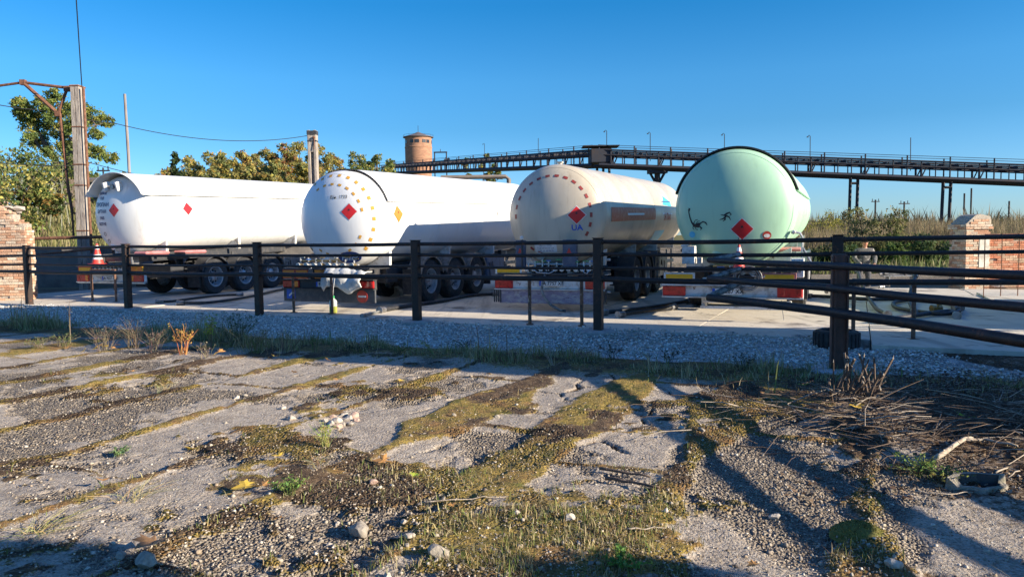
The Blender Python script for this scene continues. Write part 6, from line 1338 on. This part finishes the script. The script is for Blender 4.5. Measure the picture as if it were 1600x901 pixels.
hose([(252, 471), (272, 470), (300, 466), (335, 462), (372, 460)], .035, 'black hose on the slabs beside the leftmost trailer, upper one'); hose([(285, 473), (330, 472), (390, 463), (440, 452), (485, 446)], .038, 'black hose on the slabs beside the leftmost trailer, lower one')
hose([(598, 484), (640, 477), (690, 470), (730, 462), (772, 459)], .045, 'thick black hose between the second and third trailers'); hose([(570, 492), (590, 487), (605, 483)], .025, 'short hose end with fitting before the second trailer', m='greyrail')
hose([(945, 488), (985, 484), (1030, 478), (1075, 470)], .045, 'thick black hose between the cream and the green trailers'); hose([(972, 491), (1010, 486), (1050, 480)], .04, 'second black hose under the green trailer tail')
hose([(1265, 462), (1310, 464), (1350, 467), (1400, 467), (1440, 465), (1470, 470), (1492, 478), (1498, 486), (1470, 490), (1430, 486), (1400, 480), (1398, 472), (1425, 468), (1462, 470)], .042, 'long black hose coiled on the slabs at right')
hose([(1380, 500), (1420, 494), (1455, 489), (1485, 486), (1494, 492)], .042, 'black hose crossing the coil at the right'); hose([(1295, 455), (1320, 452), (1345, 450), (1375, 448)], .03, 'thin black hose at the worker feet')
hh = hose([(1341, 424, .62), (1347, 445, .38), (1358, 466, .12), (1370, 482, .055), (1385, 490, .055)], .040, 'hose hanging from the worker hands to the slabs'); hose([(1430, 432, .5), (1424, 450, .30), (1421, 470, .10), (1428, 486, .055)], .040, 'hose bending down from the coupling stand')
for u, v in ((1463, 484), (1497, 483)):
    p = G(u, v, .06); b = MB(); b.tube([(-.10, 0, 0), (.10, .02, 0)], .07, 10); b.tube([(-.02, -.08, 0), (-.02, .12, .02)], .05, 8); b.box((.06, 0, .08), (.16, .03, .03), rz=.6); o = b.build('hose_coupling', M['brass' if u == 1463 else 'steel'], smooth='auto', loc=(p.x, p.y, .09)); tag(o, 'brass hose coupling lying inside the coil' if u == 1463 else 'steel hose coupling at the right end of the coil', 'coupling')
# curved cable before the cream trailer
O = onT(t3, -.05, -.72, .80); b = MB(); b.tube([(0, 0, 0), (-.07, -.05, -.18), (-.08, -.07, -.36), (-.01, -.1, -.52), (.12, -.16, -.66), (.30, -.22, -.755), (.42, -.24, -.77)], .028, 8); o = b.build('drain_hose', M['greyrail'], smooth=True, loc=O); tag(o, 'grey flexible hose looping down from the cream trailer to the slabs', 'hose')
# stand with pale couplings at right
p = G(1405, 447, -.1); st = empty('coupling_stand', (p.x, p.y, -.1), 0, 'low steel stand with pale couplings right of the worker', 'stand'); b = MB()
for dx in (-.5, .55): b.box((dx, 0, .3), (.06, .3, .6))
b.box((0, 0, .6), (1.5, .3, .05)); b.build('frame', M['steel'], st)
b = MB(); b.tube([(-.55, 0, .75), (.5, 0, .75)], .09, 10, m=1); b.tube([(.5, 0, .75), (.62, 0, .75)], .15, 10); b.tube([(-.7, 0, .75), (-.55, 0, .75)], .13, 10, m=2); b.tube([(-.9, -.05, .7), (-.7, 0, .75)], .06, 8, m=2); b.ico((-.3, -.1, .82), .09); b.ico((.2, -.12, .68), .08, m=2); b.build('coupling', [M['platewhite'], M['valvewhite'], M['steel']], st, smooth='auto'); st.scale = (.72, .72, .55)
for k in range(14):
    p = G(random.uniform(1490, 1600), random.uniform(438, 456), -.25); b = MB(); b.ico((0, 0, 0), random.uniform(.10, .24), jit=.3, sc=(1.3, 1, .5), col=random.choice([(.35, .32, .28), (.40, .26, .18), (.24, .22, .19), (.5, .47, .42)])); o = b.build('rubble', M['stonev'], loc=(p.x, p.y, gz(p.x, p.y) + .03)); tag(o, 'lump of rubble lying at the foot of the brick wall', 'rubble', 'rubble at the foot of the brick wall')
# ------------------------------------------------------------------ the worker
def skin_obj(name, chains, m, parent, root_first=True, sub=2):
    vs, es, rd, roots = [], [], [], []
    key = {}
    for ch in chains:
        prev = None
        for (p, r_) in ch:
            kk = tuple(round(c, 4) for c in p)
            if kk not in key: key[kk] = len(vs); vs.append(p); rd.append(r_ if isinstance(r_, tuple) else (r_, r_))
            i = key[kk]
            if prev is not None and prev != i: es.append((prev, i))
            prev = i
    me = bpy.data.meshes.new(name); me.from_pydata(vs, es, []); o = bpy.data.objects.new(name, me); COL.objects.link(o); me.materials.append(m)
    md = o.modifiers.new('Skin', 'SKIN'); md.use_smooth_shade = True
    if not me.skin_vertices: 
        bpy.context.view_layer.objects.active = o
    lay = me.skin_vertices[0].data if me.skin_vertices else me.attributes.new('x', 'FLOAT', 'POINT') and None
    if lay:
        for i, r_ in enumerate(rd): lay[i].radius = r_
        lay[0].use_root = True
    s2 = o.modifiers.new('Sub', 'SUBSURF'); s2.levels = sub; s2.render_levels = sub; o.parent = parent; return o
pw = G(1349, 455, -.20); PS = empty('person_root', (pw.x, pw.y, -.24), R(-8)); PS.name = 'person'; PS.scale = (1.06, 1.0, .95); tag(PS, 'worker in a grey jacket and dark trousers handling hoses behind the fence', 'person')
hipz, shz = .90, 1.38
hand = {}
body = [[((0, 0, .95), (.14, .10)), ((0, 0, 1.12), (.13, .10)), ((0, -.02, 1.30), (.15, .10)), ((0, -.03, 1.42), (.08, .07)), ((0, -.045, 1.48), (.052, .055)), ((0, -.07, 1.54), (.072, .085)), ((0, -.075, 1.62), (.078, .095)), ((0, -.07, 1.70), (.055, .07))]]
for s_ in (-1, 1):
    body.append([((0, 0, .95), (.14, .10)), ((s_ * .10, 0, .88), .095), ((s_ * .12, -.03, .50), .06), ((s_ * .13, .0, .10), .042), ((s_ * .14, -.10, .045), (.04, .035)), ((s_ * .145, -.17, .04), (.035, .03))])
    body.append([((0, -.02, 1.30), (.15, .10)), ((s_ * .19, -.02, 1.34), .062), ((s_ * .27, -.06, 1.10), .046), ((s_ * .20, -.28, .96), .034), ((s_ * .18, -.36, .93), (.036, .020)), ((s_ * .175, -.40, .92), (.040, .016))])
bo = skin_obj('body', body, M['skin'], PS)
for s_ in (-1, 1):      # fingers, rooted in the palm and curled round the hose
    for k in range(4):
        x = s_ * (.150 + .018 * k); l = (.030, .036, .034, .026)[k]
        skin_obj('finger', [[((x, -.40, .925), .010), ((x, -.40 - l, .920), .0095), ((x, -.405 - l, .905 - l * .6), .009), ((x, -.395 - l * .5, .885 - l * .7), .008)]], M['skin'], bo, sub=1)
    skin_obj('thumb', [[((s_ * .150, -.375, .93), .011), ((s_ * .128, -.40, .925), .010), ((s_ * .128, -.425, .905), .009)]], M['skin'], bo, sub=1)
jk = [[((0, 0, .76), (.17, .13)), ((0, 0, .86), (.19, .145)), ((0, 0, 1.02), (.185, .14)), ((0, -.01, 1.20), (.19, .14)), ((0, -.02, 1.345), (.165, .12)), ((0, -.035, 1.43), (.085, .08))]]
for s_ in (-1, 1): jk.append([((0, -.02, 1.345), (.165, .12)), ((s_ * .20, -.02, 1.35), .09), ((s_ * .285, -.05, 1.12), .074), ((s_ * .24, -.18, 1.02), .062), ((s_ * .195, -.31, .95), .052), ((s_ * .184, -.35, .935), .044)])
skin_obj('jacket', jk, M['jacket'], PS)
tr_ = [[((0, 0, .93), (.15, .12)), ((0, 0, .88), (.16, .125))]]
for s_ in (-1, 1): tr_.append([((0, 0, .88), (.16, .125)), ((s_ * .105, 0, .80), .105), ((s_ * .12, -.025, .50), .082), ((s_ * .13, .0, .13), .072)])
skin_obj('trousers', tr_, M['trouser'], PS)
for s_ in (-1, 1): skin_obj('boot', [[((s_ * .13, .02, .12), .058), ((s_ * .13, .02, .05), .055), ((s_ * .14, -.10, .045), (.052, .042)), ((s_ * .147, -.19, .04), (.048, .036))]], M['shoe'], PS)
b = MB(); b.lathe([(.105, 1.62), (.108, 1.68), (.10, 1.73), (.06, 1.76), (.001, 1.765)], 20, M=Matrix.Translation((0, -.065, 0))); b.poly([(-.08, 0), (.08, 0), (.06, .012), (-.06, .012)], .10, M=Matrix.Translation((0, -.26, 1.635))); b.build('cap', M['shoe'], PS, smooth='auto')
b = MB()
for s_ in (-1, 1): b.ico((s_ * .030, -.158, 1.615), .011, m=1); b.box((s_ * .030, -.160, 1.640), (.04, .012, .008), m=1); b.ico((s_ * .082, -.06, 1.60), .02, sc=(.5, .8, 1.3))
b.ico((0, -.172, 1.59), .018, sc=(.8, 1, 1.3)); b.box((0, -.160, 1.555), (.05, .01, .009), m=2); b.build('face', [M['skin'], M['black'], M['redpaint']], bo, smooth=True)
# ------------------------------------------------------------------ guessed buildings and trees added outside the frame to cast shadows into it
ph_ = empty('shadow_block', (14.0, 0, 0), 0, 'unseen tall and low brick blocks added right of the view to cast shadow', 'shadow caster')
b = MB(); b.box((2.0, 4.95, 5.0), (4.0, 3.7, 11.6)); b.box((2.0, 2.35, 1.7), (4.0, 1.46, 4.3)); b.build('wall', M['towerbrick'], ph_)  # unseen blocks, sized by the shadow bands they are added to cast
b = MB(); b.box((2.0, 4.95, 10.88), (4.0, 3.8, .14)); b.box((2.0, 2.3, 3.93), (4.0, 1.5, .14)); b.build('roof', M['slate'], ph_)
for y in (3.4, 5.4):
    b = MB(); b.box((-.01, y, 2.2), (.06, .9, 1.3)); b.build('window', M['glassdark'], ph_)
sw = empty('brick_wall', (12.4, 10.2, -.15), 0, 'unseen side brick wall added along the right edge to shade the yard', 'wall'); b = MB(); b.box((.15, 3.4, 1.05), (.3, 6.8, 2.2), bev=.02); b.build('wall', M['towerbrick'], sw)  # guessed wall, put in to shade the slabs at right
cl_ = [(random.uniform(-.7, .7), random.uniform(-.6, .6), 2.2 + random.uniform(-.15, .15)) for _ in range(13)]
tree((3.64, .70, -.07), [((0, 0, -.3), .07), ((.03, .02, 1.2), .06), ((0, 0, 1.9), .04)], [], cl_, [.33] * 13, 9000, .05, OLV, 'unseen spreading tree added right of the viewer to cast the lower left shadow')  # added out of view, crown kept flat to shape its shadow
cl_ = [(random.uniform(-.5, .5), random.uniform(-.3, .3), 2.2 + random.uniform(-.12, .12)) for _ in range(8)]
tree((6.3, .78, -.07), [((0, 0, -.3), .05), ((.03, .02, 1.2), .04), ((0, 0, 1.9), .03)], [], cl_, [.20] * 8, 3000, .045, OLV, 'unseen small spreading tree beyond the barrier, added to cast shadow')  # put in out of view for the shadow along the bottom edge
